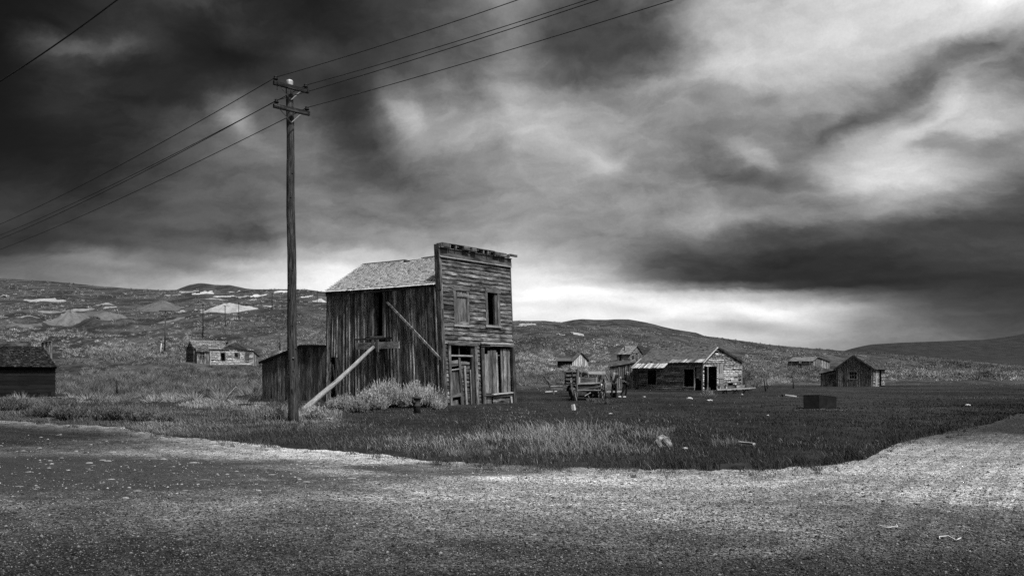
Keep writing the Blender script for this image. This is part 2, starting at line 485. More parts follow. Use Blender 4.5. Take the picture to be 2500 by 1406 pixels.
# ------------------------------------------------------------------ mesh builder
class MB:
    def __init__(s):
        s.v, s.f, s.uv, s.t = [], [], [], []

    def quad(s, pts, uvs, tone):
        i = len(s.v)
        s.v += [tuple(p) for p in pts]
        s.f.append(tuple(range(i, i + len(pts))))
        s.uv += uvs
        s.t += [tone] * len(pts)

    def hexa(s, c, tone=1.0, axis=0):
        """c[i][j][k] eight corners; axis = the index that runs along the grain"""
        c = [[[Vector(c[i][j][k]) for k in (0, 1)] for j in (0, 1)] for i in (0, 1)]
        L = [(c[1][0][0] - c[0][0][0]).length, (c[0][1][0] - c[0][0][0]).length, (c[0][0][1] - c[0][0][0]).length]
        off = (random.uniform(0, 90), random.uniform(0, 90))
        idx = {}
        base = len(s.v)
        for i in (0, 1):
            for j in (0, 1):
                for k in (0, 1):
                    idx[i, j, k] = base + i * 4 + j * 2 + k
                    s.v.append(tuple(c[i][j][k]))
                    s.t.append(tone)
        faces = [((0, 0, 0), (0, 0, 1), (0, 1, 1), (0, 1, 0)), ((1, 0, 0), (1, 1, 0), (1, 1, 1), (1, 0, 1)),
                 ((0, 0, 0), (1, 0, 0), (1, 0, 1), (0, 0, 1)), ((0, 1, 0), (0, 1, 1), (1, 1, 1), (1, 1, 0)),
                 ((0, 0, 0), (0, 1, 0), (1, 1, 0), (1, 0, 0)), ((0, 0, 1), (1, 0, 1), (1, 1, 1), (0, 1, 1))]
        cen = sum((c[i][j][k] for i in (0, 1) for j in (0, 1) for k in (0, 1)), Vector()) / 8
        oth = [a for a in (0, 1, 2) if a != axis]
        for fc in faces:
            P = [c[a][b_][d] for a, b_, d in fc]
            nrm = (P[1] - P[0]).cross(P[2] - P[0])
            if nrm.dot((P[0] + P[2]) / 2 - cen) < 0:
                fc = fc[::-1]
            s.f.append(tuple(idx[q] for q in fc))
            for q in fc:
                s.uv.append((q[axis] * L[axis] + off[0], q[oth[0]] * L[oth[0]] + q[oth[1]] * L[oth[1]] + off[1]))
        return s

    def box(s, a, b, w, t, tone=1.0, w2=None, t2=None):
        """bar from a to b with half-width vector w and half-thickness vector t"""
        a, b, w, t = Vector(a), Vector(b), Vector(w), Vector(t)
        w2 = Vector(w2) if w2 is not None else w
        t2 = Vector(t2) if t2 is not None else t
        c = [[[(a if i == 0 else b) + (w if i == 0 else w2) * (2 * j - 1) + (t if i == 0 else t2) * (2 * k - 1)
               for k in (0, 1)] for j in (0, 1)] for i in (0, 1)]
        return s.hexa(c, tone, 0)

    def bar(s, a, b, w, t, tone=1.0, up=(0, 0, 1), w2=None):
        """bar with width w measured sideways and t measured towards up"""
        a, b = Vector(a), Vector(b)
        d = (b - a).normalized()
        u = Vector(up)
        sd_ = d.cross(u)
        if sd_.length < 1e-3:
            sd_ = d.cross(Vector((1, 0, 0)))
        sd_.normalize()
        uu = sd_.cross(d).normalized()
        return s.box(a, b, sd_ * w / 2, uu * t / 2, tone, None if w2 is None else sd_ * w2 / 2)

    def tube(s, pts, rad, n=8, tone=1.0, cap=True, rough=0.0):
        pts = [Vector(p) for p in pts]
        if not hasattr(rad, '__len__'):
            rad = [rad] * len(pts)
        base = len(s.v)
        off = random.uniform(0, 50)
        L = [0]
        for i in range(1, len(pts)):
            L.append(L[-1] + (pts[i] - pts[i - 1]).length)
        for i, p in enumerate(pts):
            d = (pts[min(i + 1, len(pts) - 1)] - pts[max(i - 1, 0)]).normalized()
            u = Vector((0, 0, 1)) if abs(d.z) < 0.9 else Vector((0, 1, 0))
            x = d.cross(u).normalized()
            y = x.cross(d)
            for j in range(n):
                a = 2 * math.pi * j / n
                r = rad[i] * (1 + rough * (random.random() - 0.5))
                s.v.append(tuple(p + (x * math.cos(a) + y * math.sin(a)) * r))
                s.t.append(tone)
        for i in range(len(pts) - 1):
            for j in range(n):
                k = (j + 1) % n
                s.f.append((base + i * n + j, base + i * n + k, base + (i + 1) * n + k, base + (i + 1) * n + j))
                cr = 2 * math.pi * max(rad)
                for (q, jj) in ((i, j), (i, j + 1), (i + 1, j + 1), (i + 1, j)):
                    s.uv.append((L[q] + off, jj / n * cr + off))
        if cap:
            for i in (0, len(pts) - 1):
                ring = [base + i * n + j for j in range(n)]
                if i == 0:
                    ring = ring[::-1]
                s.f.append(tuple(ring))
                s.uv += [(off + 0.01 * math.cos(q), off + 0.05 * q) for q in range(n)]
        return s

    def lathe(s, c, prof, n=12, tone=1.0, axis=(0, 0, 1)):
        """profile = [(r, h)...] round an axis through c"""
        ax = Vector(axis).normalized()
        pts = [Vector(c) + ax * h for r, h in prof]
        x = ax.cross(Vector((0, 1, 0)) if abs(ax.y) < 0.9 else Vector((1, 0, 0))).normalized()
        y = ax.cross(x)
        base = len(s.v)
        for (r, h), p in zip(prof, pts):
            for j in range(n):
                a = 2 * math.pi * j / n
                s.v.append(tuple(p + (x * math.cos(a) + y * math.sin(a)) * r))
                s.t.append(tone)
        for i in range(len(prof) - 1):
            for j in range(n):
                k = (j + 1) % n
                s.f.append((base + i * n + j, base + i * n + k, base + (i + 1) * n + k, base + (i + 1) * n + j))
                s.uv += [(prof[i][1], j * .1), (prof[i][1], j * .1 + .1), (prof[i + 1][1], j * .1 + .1), (prof[i + 1][1], j * .1)]
        for i in (0, len(prof) - 1):
            if prof[i][0] > 1e-4:
                ring = [base + i * n + j for j in range(n)]
                s.f.append(tuple(ring if i else ring[::-1]))
                s.uv += [(0, 0)] * n
        return s

    def build(s, name, mat, parent=None, smooth=False, loc=None):
        o_ = Vector(loc) if loc is not None else (Vector(parent_loc(parent)) if parent else Vector((0, 0, 0)))
        me = bpy.data.meshes.new(name)
        me.from_pydata([(x - o_.x, y - o_.y, z - o_.z) for x, y, z in s.v], [], s.f)
        uvl = me.uv_layers.new(name='UVMap')
        uvl.data.foreach_set('uv', np.array(s.uv, dtype=np.float32).ravel())
        at = me.attributes.new('tone', 'FLOAT', 'POINT')
        at.data.foreach_set('value', np.array(s.t, dtype=np.float32))
        me.materials.append(mat)
        if smooth:
            me.shade_smooth()
        me.update()
        ob = bpy.data.objects.new(name, me)
        COL.objects.link(ob)
        if parent:
            ob.parent = parent
        elif loc is not None:
            ob.location = o_
        return ob


def parent_loc(p):
    l = Vector((0, 0, 0))
    while p is not None:
        l += Vector(p.location)
        p = p.parent
    return l


def np_mesh(name, verts, tris, tone, mat, smooth=False, extra=None, loc=(0, 0, 0)):
    """mesh from numpy arrays (all faces triangles or all quads)"""
    n = tris.shape[1]
    me = bpy.data.meshes.new(name)
    me.vertices.add(len(verts))
    me.vertices.foreach_set('co', np.ascontiguousarray(verts, dtype=np.float32).ravel())
    me.loops.add(tris.size)
    me.loops.foreach_set('vertex_index', np.ascontiguousarray(tris, dtype=np.int32).ravel())
    me.polygons.add(len(tris))
    me.polygons.foreach_set('loop_start', np.arange(0, tris.size, n, dtype=np.int32))
    me.polygons.foreach_set('loop_total', np.full(len(tris), n, dtype=np.int32))
    if smooth:
        me.polygons.foreach_set('use_smooth', np.ones(len(tris), dtype=bool))
    me.update(calc_edges=True)
    at = me.attributes.new('tone', 'FLOAT', 'POINT')
    at.data.foreach_set('value', np.ascontiguousarray(tone, dtype=np.float32))
    for kx, vx in (extra or {}).items():
        a2 = me.attributes.new(kx, 'FLOAT', 'POINT')
        a2.data.foreach_set('value', np.ascontiguousarray(vx, dtype=np.float32))
    me.materials.append(mat)
    o = bpy.data.objects.new(name, me)
    o.location = loc
    COL.objects.link(o)
    return o


# ------------------------------------------------------------------ terrain
def vnoise(x, y, seed=0):
    xi, yi = np.floor(x).astype(np.int64), np.floor(y).astype(np.int64)
    xf, yf = x - xi, y - yi
    def h(a, b):
        n = (a * 374761393 + b * 668265263 + seed * 974634777) & 0x7fffffff
        n = ((n ^ (n >> 13)) * 1274126177) & 0x7fffffff
        return ((n ^ (n >> 16)) & 0xffff) / 65535.0
    u, v = xf * xf * (3 - 2 * xf), yf * yf * (3 - 2 * yf)
    a = h(xi, yi) * (1 - u) + h(xi + 1, yi) * u
    b = h(xi, yi + 1) * (1 - u) + h(xi + 1, yi + 1) * u
    return a * (1 - v) + b * v


def fbm(x, y, o=4, seed=0):
    s, a = 0, 0.5
    for i in range(o):
        s = s + a * vnoise(x * 2 ** i, y * 2 ** i, seed + i)
        a *= 0.5
    return s / (1 - 0.5 ** o)


SK1 = [(-1500, 640), (0, 679), (100, 685), (160, 690), (250, 699), (330, 705), (390, 708), (500, 706), (600, 706), (660, 706),
       (740, 706), (800, 713), (950, 740), (1100, 765), (1250, 783), (1330, 783), (1382, 787.6), (1461, 796), (1590, 804),
       (1700, 817), (1814, 832), (1860, 839), (1928, 846), (1996, 851.6), (2057, 856), (2129, 860), (2200, 866), (2300, 875),
       (2400, 884), (2500, 893), (4200, 898)]
SK2 = [(-1500, 760), (300, 760), (400, 720), (430, 707), (445, 701), (462, 695), (487, 691), (505, 692), (525, 694), (560, 693.5),
       (580, 698), (600, 703), (640, 707), (800, 760), (1250, 800), (1340, 790), (1375, 784.5), (1400, 780), (1420, 778.5),
       (1450, 780), (1500, 777.5), (1534, 778.5), (1562, 784), (1600, 791), (1645, 802), (1700, 812), (1760, 835), (1960, 880), (4200, 880)]
SK3 = [(-1500, 900), (1900, 900), (2000, 880), (2058, 856.5), (2078, 850.5), (2105, 844.5), (2129, 840.5), (2200, 836), (2300, 832),
       (2400, 829), (2450, 823), (2500, 814), (2700, 800), (4200, 790)]
EDGE = [(-3000, 985), (-1500, 1000), (-400, 1018), (0, 1028), (200, 1038), (300, 1045), (400, 1064), (500, 1073), (640, 1085),
        (700, 1096), (780, 1100), (950, 1112), (1030, 1126), (1150, 1132), (1350, 1142), (1500, 1146), (1750, 1150), (1900, 1146),
        (2000, 1139), (2110, 1124), (2170, 1092), (2230, 1074), (2330, 1052), (2420, 1035), (2480, 1013), (2560, 1000), (3000, 985), (5500, 965)]


def ip(tab, x):
    return np.interp(x, [a for a, b in tab], [b for a, b in tab])


def edge_y(px):
    """distance of the edge between gravel road and grass"""
    py = ip(EDGE, px)
    return EYE * FOC / (py - HORIZ)


def terrain(x, y):
    x, y = np.asarray(x, float), np.asarray(y, float)
    Y = np.maximum(y, 8.0)
    px = np.clip(1250 + FOC * x / Y, -1500, 4200)
    Y0 = np.interp(px, [400, 900, 1300, 1500, 1900, 2400], [62, 66, 76, 84, 96, 104])
    Y1 = np.interp(px, [0, 1250, 1700, 2500], [640, 560, 520, 480])
    t0 = -EYE / Y0
    s1, s2, s3 = [(HORIZ - ip(s, px)) / FOC for s in (SK1, SK2, SK3)]
    L = np.log(Y)
    l0, l1, l2, l3 = np.log(Y0), np.log(Y1), np.log(Y1 * 1.9), np.log(Y1 * 3.4)
    u = np.clip((L - l0) / (l1 - l0), 0, 1)
    # gullies and hummocks of the hillside
    wob = (fbm(px / 70, L * 9, 4, 3) - 0.5) * 0.010 * np.sin(np.pi * u) + (fbm(px / 150, L * 4, 3, 8) - 0.5) * 0.028 * np.sin(np.pi * u)
    tA = t0 + (s1 - t0) * u ** 1.12 + wob
    # behind each crest the land falls away before the next hill
    def seg(la, ta, lb, tb, dip):
        w = np.clip((L - la) / (lb - la), 0, 1)
        return ta + (tb - ta) * w - dip * np.sin(np.pi * w)
    tB = seg(l1, s1, l2, s2, 0.012)
    tC = seg(l2, s2, l3, s3, 0.010)
    tD = s3 - 0.02 * np.clip((L - l3), 0, 3)
    t = np.where(L < l1, tA, np.where(L < l2, tB, np.where(L < l3, tC, tD)))
    z = EYE + t * Y
    flat = y < Y0
    z = np.where(flat, 0.0, z)
    # the grassed ground lies a little above the road and is uneven
    ey = edge_y(np.clip(px, -3000, 5500))
    inn = np.clip((y - ey) / 2.5, 0, 1)
    inn = inn * inn * (3 - 2 * inn)
    z = z + inn * (0.035 + (fbm(x * 0.35, y * 0.35, 3, 21) - 0.5) * 0.16)
    return z


def ground_at(px, py):
    """first point of the ground hit by the line of sight through a pixel"""
    Y = np.geomspace(5, 4000, 6000)
    X = (px - 1250) / FOC * Y
    g = HORIZ - (terrain(X, Y) - EYE) * FOC / Y
    i = int(np.argmax(g <= py)) if (g <= py).any() else len(Y) - 1
    return Vector((X[i], Y[i], float(terrain(X[i], Y[i]))))


def at(px, py, Y):
    return Vector(((px - 1250) / FOC * Y, Y, EYE + (HORIZ - py) / FOC * Y))


def build_ground():
    tx = np.concatenate([-np.geomspace(0.76, 7, 26)[::-1], np.linspace(-0.74, 0.74, 560), np.geomspace(0.76, 7, 26)])
    ys = np.concatenate([np.linspace(-60, 4, 14), np.geomspace(5, 62, 110), np.geomspace(62.5, 760, 300), np.geomspace(770, 9000, 110)])
    Yg, Tg = np.meshgrid(ys, tx, indexing='ij')
    X = Tg * np.maximum(Yg, 8)
    Z = terrain(X, Yg)
    nr, nc = X.shape
    px = 1250 + FOC * Tg
    Y0 = np.interp(px, [400, 900, 1300, 1500, 1900, 2400], [58, 60, 74, 82, 94, 100])
    hill = np.clip((Yg - Y0) / 12, 0, 1)
    Y1 = np.interp(px, [0, 1250, 1700, 2500], [640, 560, 520, 480])
    far = np.clip((Yg / Y1 - 1.12) / 0.3, 0, 1) * np.interp(px, [1700, 1950], [.2, 1])
    i = np.arange(nr * nc).reshape(nr, nc)
    q = np.stack([i[:-1, :-1], i[:-1, 1:], i[1:, 1:], i[1:, :-1]], -1).reshape(-1, 4)
    v = np.stack([X, Yg, Z], -1).reshape(-1, 3)
    o = np_mesh('ground', v, q, np.ones(len(v)), M_GROUND, True, {'hill': hill.ravel(), 'far': far.ravel()})
    tag(o, kind='structure')


build_ground()


def build_road():
    pxs = np.linspace(-3000, 5500, 900)
    e = edge_y(pxs)
    e = e + (fbm(pxs / 26, pxs * 0 + 3, 4, 5) - 0.5) * e * 0.035
    e = e + (fbm(pxs / 7, pxs * 0 + 9, 3, 15) - 0.5) * e * 0.02
    rows = np.concatenate([np.linspace(-55, 4, 8), np.linspace(0, 1, 60)[1:] * 1.0 + 1000])
    V, ed, ac = [], [], []
    for r in rows:
        if r < 500:
            Y = np.full_like(pxs, r)
            w = pxs * 0
        else:
            f = (r - 1000)
            Y = 4 + (e - 4) * f ** 1.2
            w = np.clip(1 - (e - Y) / (.13 * e + .4), 0, 1) ** 1.5
        X = (pxs - 1250) / FOC * np.maximum(Y, 5)
        und = (fbm(X * 0.5, Y * 1.2, 3, 33)) * 0.030 * np.clip((Y - 3) / 6, 0, 1)
        V.append(np.stack([X, Y, 0.004 + und], -1))
        ed.append(w)
        ac.append(e - Y)
    V = np.array(V)
    nr, nc = V.shape[:2]
    i = np.arange(nr * nc).reshape(nr, nc)
    q = np.stack([i[:-1, :-1], i[:-1, 1:], i[1:, 1:], i[1:, :-1]], -1).reshape(-1, 4)
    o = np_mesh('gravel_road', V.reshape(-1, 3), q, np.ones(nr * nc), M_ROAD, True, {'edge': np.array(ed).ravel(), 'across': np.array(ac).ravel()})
    tag(o, kind='structure')


build_road()


def road_z(x, y):
    return 0.004 + fbm(np.asarray(x) * 0.5, np.asarray(y) * 1.2, 3, 33) * 0.030 * np.clip((np.asarray(y) - 3) / 6, 0, 1)


# tailings heaps on the hillside -------------------------------------------------
# px centre, top py, bottom py, width px, bulge (m), tone, outline seed
TAIL = [(110, 728, 738, 76, 1.5, .62), (170, 766, 798, 74, 7, .26), (190, 752, 765, 24, 2, .4), (226, 760, 774, 34, 2, .16), (268, 767, 783, 72, 4, .24),
        (397, 739, 762, 92, 8, .2), (420, 778, 786, 34, 2, .26), (553, 746, 765, 104, 5, .62), (497, 714, 719.5, 46, 2, .8),
        (458, 712, 715, 34, .8, .5), (545, 721.5, 727, 42, 2, .8), (634, 719, 724.5, 28, 2, .85), (690, 710.5, 715, 28, 2, .8),
        (748, 722.5, 727, 18, 1.5, .8), (782, 731.5, 738, 38, 3, .8), (655, 747.5, 750.5, 34, .4, .5), (528, 729, 733, 60, .6, .38),
        (585, 724, 728, 40, .6, .4), (425, 720, 722, 40, .3, .5), (1290, 790, 794, 46, .8, .62), (1275, 794.5, 797, 34, .3, .5),
        (1367, 815, 818, 20, .5, .5), (1408, 813, 817.5, 34, 1, .6), (8, 724, 726.5, 26, .3, .5), (12, 773, 777, 44, .8, .42),
        (65, 790, 800, 60, .5, .2), (245, 744, 746.5, 56, .3, .42), (268, 749, 752.5, 20, .8, .55), (440, 761, 764, 16, .5, .55),
        (494, 756, 758, 28, .5, .5), (128, 757, 768, 26, 1, .34), (615, 732.5, 735, 20, .4, .5), (568, 712, 714, 30, .3, .5)]


def build_tailings():
    for n_, (px, top, bot, w, bulge, tone) in enumerate(TAIL):
        fl = .4 if bulge >= 3 else .9
        c0, c1 = ground_at(px, bot), ground_at(px, bot - (bot - top) * fl)
        bulge = (bot - top) * (.95 if bulge >= 3 else .25) * c0.y / FOC
        n, m = 36, 22
        ang = np.linspace(0, 2 * np.pi, n, endpoint=False)
        V, F, T = [], [], []
        hx, hy = w / FOC * c0.y / 2, max((c1.y - c0.y) / 2, 1.2)
        cy = (c0.y + c1.y) / 2
        wob = 1 + (fbm(np.cos(ang) * 2.6 + 7 * n_, np.sin(ang) * 2.6 + 3, 4, n_) - 0.5) * 1.7
        for r in np.linspace(0, 1, m):
            X = (px - 1250) / FOC * cy + np.cos(ang) * hx * r * wob
            Y = cy + np.sin(ang) * hy * r * wob
            gul = (fbm(np.cos(ang) * 5 + 9, np.sin(ang) * 5 + r * 1.5, 3, n_ + 4) - 0.5)
            prof = np.clip(1.15 * (1 - r), 0, 1)
            Z = terrain(X, Y) + 0.22 + bulge * (prof ** 0.9) * (1 + gul * 0.5) - 0.55 * (r > 0.97) + (fbm(X * .3, Y * .12, 3, 51) - .52) * 1.9 * min(cy / 300, 1.6) * (r ** 1.5 + .25)
            V.append(np.stack([X, Y, Z], -1))
            T.append(np.full(n, tone * .60) * (1 + gul * 0.6))
        V = np.array(V)
        i = np.arange(n * m).reshape(m, n)
        j = np.roll(i, -1, 1)
        q = np.stack([i[:-1], j[:-1], j[1:], i[1:]], -1).reshape(-1, 4)
        o = np_mesh('tailings_mound', V.reshape(-1, 3), q[:, ::-1], np.array(T).ravel(), M_TAIL, True)
        tag(o, kind='structure')


build_tailings()

# ------------------------------------------------------------------ generic building walls
def piece(parent, name, f, s0, s1, z0, z1, d0, d1, mat, axis='z', tone=None, zt=None, jit=0.0, label=None):
    """board between s0..s1, z0..z1 on the wall surface f(s, z, depth outwards); zt = (top at s0, top at s1)"""
    tone = random.uniform(0.65, 1.35) if tone is None else tone
    j = lambda: random.uniform(-jit, jit)
    za, zb = (z1, z1) if zt is None else zt
    ja, jb, jc, jd = j(), j(), j(), j()
    c = [[[f(s0 + ja * .5, z0 + jc, d0), f(s0 + ja * .5, z0 + jc, d1)], [f(s0 + jb * .5, za + jd, d0), f(s0 + jb * .5, za + jd, d1)]],
         [[f(s1 + jb * .5, z0 + jc, d0), f(s1 + jb * .5, z0 + jc, d1)], [f(s1 + ja * .5, zb + jd, d0), f(s1 + ja * .5, zb + jd, d1)]]]
    m = MB().hexa(c, tone, 1 if axis == 'z' else 0)
    o = m.build(name, mat, parent)
    if label: o['label'] = label
    return o


def inv(f, px, py, s=2.0, z=2.0):
    """wall coordinates (s, z) seen at a pixel"""
    def pr(s, z):
        p = f(s, z, 0.0)
        return 1250 + FOC * p[0] / p[1], HORIZ - FOC * (p[2] - EYE) / p[1]
    for _ in range(12):
        a = pr(s, z)
        b, c = pr(s + 1e-3, z), pr(s, z + 1e-3)
        J = np.array([[(b[0] - a[0]), (c[0] - a[0])], [(b[1] - a[1]), (c[1] - a[1])]]) / 1e-3
        d = np.linalg.solve(J, np.array([px - a[0], py - a[1]]))
        s, z = s + float(d[0]), z + float(d[1])
    return s, z


def pxp(parent, name, f, x0, y0, x1, y1, d0, d1, mat, axis='z', tone=None, label=None, jit=0.0):
    sA, sB = inv(f, x0, (y0 + y1) / 2)[0], inv(f, x1, (y0 + y1) / 2)[0]
    zA, zB = inv(f, (x0 + x1) / 2, y0)[1], inv(f, (x0 + x1) / 2, y1)[1]
    if sA > sB: sA, sB = sB, sA
    return piece(parent, name, f, sA, sB, min(zA, zB), max(zA, zB), d0, d1, mat, axis, tone, jit=jit, label=label)


def pxq(parent, name, f, P, d0, d1, mat, axis='z', tone=None, label=None):
    """board with four pixel corners: top left, top right, bottom right, bottom left"""
    TL, TR, BR, BL = [inv(f, *p) for p in P]
    g = lambda q, d: f(q[0], q[1], d)
    c = [[[g(BL, d0), g(BL, d1)], [g(TL, d0), g(TL, d1)]], [[g(BR, d0), g(BR, d1)], [g(TR, d0), g(TR, d1)]]]
    o = MB().hexa(c, random.uniform(.8, 1.2) if tone is None else tone, 1 if axis == 'z' else 0).build(name, mat, parent)
    if label: o['label'] = label
    return o


def op_of(f, x0, y0, x1, y1):
    sA, sB = sorted((inv(f, x0, (y0 + y1) / 2)[0], inv(f, x1, (y0 + y1) / 2)[0]))
    zA, zB = sorted((inv(f, (x0 + x1) / 2, y0)[1], inv(f, (x0 + x1) / 2, y1)[1]))
    return (sA, sB, zA, zB)


def vwall(parent, f, L, top, bw, ops, mat, name='board', batten=0.0, joined=False, z0=-0.05, tone=(0.6, 1.4), s_start=0.0, th=0.03, jit=0.006):
    """vertical boards; every board an object unless joined"""
    if not callable(top):
        tv = top
        top = lambda s: tv
    br = [s_start]
    while br[-1] < L - bw * 0.6:
        br.append(br[-1] + bw * random.uniform(0.82, 1.2))
    br[-1] = L
    for o in ops:
        for e in o[:2]:
            if 0 < e < L:
                br = [b for b in br if abs(b - e) > bw * 0.35 or b in (s_start, L)] + [e]
    br = sorted(set(br))
    mb = MB() if joined else None
    def put(nm, a, b, za, zb, ta, tb, d0, d1):
        tn = random.uniform(*tone) * (1.8 if random.random() < .14 else 1)
        if joined:
            c = [[[f(a, za, d0), f(a, za, d1)], [f(a, ta, d0), f(a, ta, d1)]], [[f(b, za, d0), f(b, za, d1)], [f(b, tb, d0), f(b, tb, d1)]]]
            mb.hexa(c, tn, 1)
        else:
            piece(parent, nm, f, a, b, za, zb, d0, d1, mat, 'z', tn, (ta, tb), jit)
    for a, b in zip(br[:-1], br[1:]):
        mid = (a + b) / 2
        iv = [(z0 - random.uniform(0, .06), None)]
        spans, cur = [], z0 - random.uniform(0, .05)
        for o in sorted([o for o in ops if o[0] < mid < o[1]], key=lambda o: o[2]):
            if o[2] > cur + 0.03:
                spans.append((cur, o[2], o[2]))
            cur = o[3]
        if min(top(a), top(b)) > cur + 0.03:
            spans.append((cur, top(a), top(b)))
        dd = random.uniform(-0.014, 0.014)
        for (q, ta, tb) in spans:
            put(name, a + 0.004, b - 0.004, q, None, ta, tb, -th + dd, dd)
        if batten and a > s_start + 0.01:
            for (q, ta, tb) in spans:
                bt = batten * random.uniform(0.7, 1.2)
                if random.random() < 0.93:
                    zz = q + (random.uniform(0, 0.25) if random.random() < .3 else 0)
                    if ta - zz > 0.1:
                        put('batten', a - bt / 2, a + bt / 2, zz, None, ta - 0.01, ta - 0.01, dd + 0.004, dd + 0.045)
    if joined:
        o = mb.build(name + 's', mat, parent)
        o['kind'] = 'stuff'


def hwall(parent, f, L, top, bh, ops, mat, name='clapboard', joined=False, lap=0.042, z0=0.0, tone=(0.6, 1.4), th=0.026, split=0.35, miss=0.0, s_start=0.0, ztop=None):
    """horizontal lapped boards"""
    if not callable(top):
        tv = top
        top = lambda s: tv
    ss = np.linspace(s_start, L, 81)
    tops = np.array([top(s) for s in ss])
    zmax = float(tops.max())
    mb = MB() if joined else None
    z = z0
    while z < zmax - 0.02:
        h = bh * random.uniform(0.9, 1.1)
        z1 = min(z + h, zmax)
        zm = (z + z1) / 2
        ok = ss[tops >= zm]
        if len(ok) > 1:
            a, b = float(ok[0]), float(ok[-1])
            spans = [(a, b)]
            for o in ops:
                if o[2] < zm < o[3]:
                    ns = []
                    for (p, q) in spans:
                        if o[1] <= p or o[0] >= q:
                            ns.append((p, q))
                        else:
                            if o[0] > p + .02: ns.append((p, o[0]))
                            if o[1] < q - .02: ns.append((o[1], q))
                    spans = ns
            out = []
            for (p, q) in spans:
                if q - p > 1.6 and random.random() < split:
                    c = random.uniform(p + 0.5, q - 0.5)
                    out += [(p, c), (c, q)]
                else:
                    out.append((p, q))
            for (p, q) in out:
                if random.random() < miss:
                    continue
                tn = random.uniform(*tone)
                sg = random.uniform(-.008, .008)
                c = [[[f(p, z + sg, -th), f(p, z + sg, lap)], [f(p, z1 + 0.014, -th), f(p, z1 + 0.014, 0.0)]],
                     [[f(q, z - sg, -th), f(q, z - sg, lap)], [f(q, z1 + 0.012, -th), f(q, z1 + 0.012, 0.0)]]]
                if joined:
                    mb.hexa(c, tn, 0)
                else:
                    MB().hexa(c, tn, 0).build(name, mat, parent)
        z = z1
    if joined:
        o = mb.build(name + 's', mat, parent)
        o['kind'] = 'stuff'


def slope(parent, P, mat, name='roof', style='shingle', rowh=0.13, sw=0.13, th=0.012, lift=0.02, holes=(), tone=(0.6, 1.35), over=0.0, wob=0.0):
    """roof slope. P = eave start, eave end, ridge end, ridge start. returns the deck part; the covering is its sub-part"""
    e0, e1, r1, r0 = [Vector(p) for p in P]
    n = (e1 - e0).cross(r0 - e0).normalized()
    if n.z < 0: n = -n
    def g(u, v, d):
        p = (e0.lerp(e1, u)).lerp(r0.lerp(r1, u), v)
        sag = -wob * math.sin(math.pi * u) * (0.4 + 0.6 * v)
        return p + n * d + Vector((0, 0, sag))
    deck = MB()
    segs = 8 if wob else 1
    for i in range(segs):
        a, b = i / segs, (i + 1) / segs
        c = [[[g(a, 0, -0.03), g(a, 0, 0)], [g(a, 1, -0.03), g(a, 1, 0)]], [[g(b, 0, -0.03), g(b, 0, 0)], [g(b, 1, -0.03), g(b, 1, 0)]]]
        deck.hexa(c, 0.8, 0)
    dk = deck.build(name, M_BLACKW, parent)
    Lu, Lv = (e1 - e0).length, (r0 - e0).length
    mb = MB()
    if style == 'shingle':
        nr = max(3, int(Lv / rowh))
        for r in range(nr):
            v0 = r / nr - (0.02 if r == 0 else 0)
            v1 = (r + 1.25) / nr
            u = -random.uniform(0, sw) / Lu
            while u < 1:
                w = sw * random.uniform(0.6, 1.3) / Lu
                a, b = max(u, 0), min(u + w - 0.006 / Lu, 1)
                u += w
                if b <= a: continue
                um = (a + b) / 2
                if any(h[0] < um < h[1] and h[2] < (v0 + v1) / 2 < h[3] for h in holes): continue
                if random.random() < 0.012: continue
                dv = random.uniform(-0.06, 0.06) / nr
                vv = min(v1, 1.0)
                q = random.uniform(0, 0.008)
                c = [[[g(a, v0 + dv, lift - 0.002), g(a, v0 + dv, lift + th + q)], [g(a, vv, 0.002), g(a, vv, 0.008)]],
                     [[g(b, v0 + dv, lift - 0.002), g(b, v0 + dv, lift + th + q)], [g(b, vv, 0.002), g(b, vv, 0.008)]]]
                mb.hexa(c, random.uniform(*tone) * (0.55 if random.random() < .08 else 1), 1)
        o = mb.build('shingles', mat, dk)
        o['kind'] = 'stuff'
    else:
        u = 0.0
        while u < 1:
            w = sw * random.uniform(0.75, 1.3) / Lu
            a, b = u, min(u + w - 0.02 / Lu, 1)
            u += w
            if b <= a: continue
            dv = random.uniform(-0.05, 0.02)
            q = random.uniform(0, 0.012)
            c = [[[g(a, dv, 0.004 + q), g(a, dv, 0.03 + q)], [g(a, 1, 0.004 + q), g(a, 1, 0.03 + q)]],
                 [[g(b, dv, 0.004 + q), g(b, dv, 0.03 + q)], [g(b, 1, 0.004 + q), g(b, 1, 0.03 + q)]]]
            MB().hexa(c, random.uniform(*tone), 1).build('plank', mat, dk)
    return dk


# ------------------------------------------------------------------ the leaning two-storey false-front building
W, D = 5.1, 8.95
C0 = Vector((-3.12, 37.8))
EA, EB = Vector((3.29, 3.9)) / 5.1, Vector((-6.98, 5.6)) / 8.95


def mainp(a, b, z):
    u, v = a / W, b / D
    p = C0 + EA * a + EB * b
    lean = (1 - u) * (1 - v) * -0.045 + (1 - u) * v * 0.015 + u * (1 - v) * -0.035 + u * v * 0.01
    bow = -0.10 * math.sin(math.pi * min(max(v, 0), 1)) * math.sin(math.pi * min(max(z / 6, 0), 1)) * (1 - u)
    return Vector((p.x + lean * z + EA.x * bow, p.y + EA.y * bow, z))


def zsag(v):
    """the eave rises towards the far end"""
    return 5.80 + 0.18 * v


f_side = lambda s, z, d: mainp(-d, s, z)
f_front = lambda s, z, d: mainp(s, -d, z)
f_right = lambda s, z, d: mainp(W + d, s, z)
f_rear = lambda s, z, d: mainp(s, D + d, z)

hotel = empty('false_front_building', (C0.x, C0.y, 0), 'tall leaning two storey wooden building with a false front behind the utility pole', 'building')


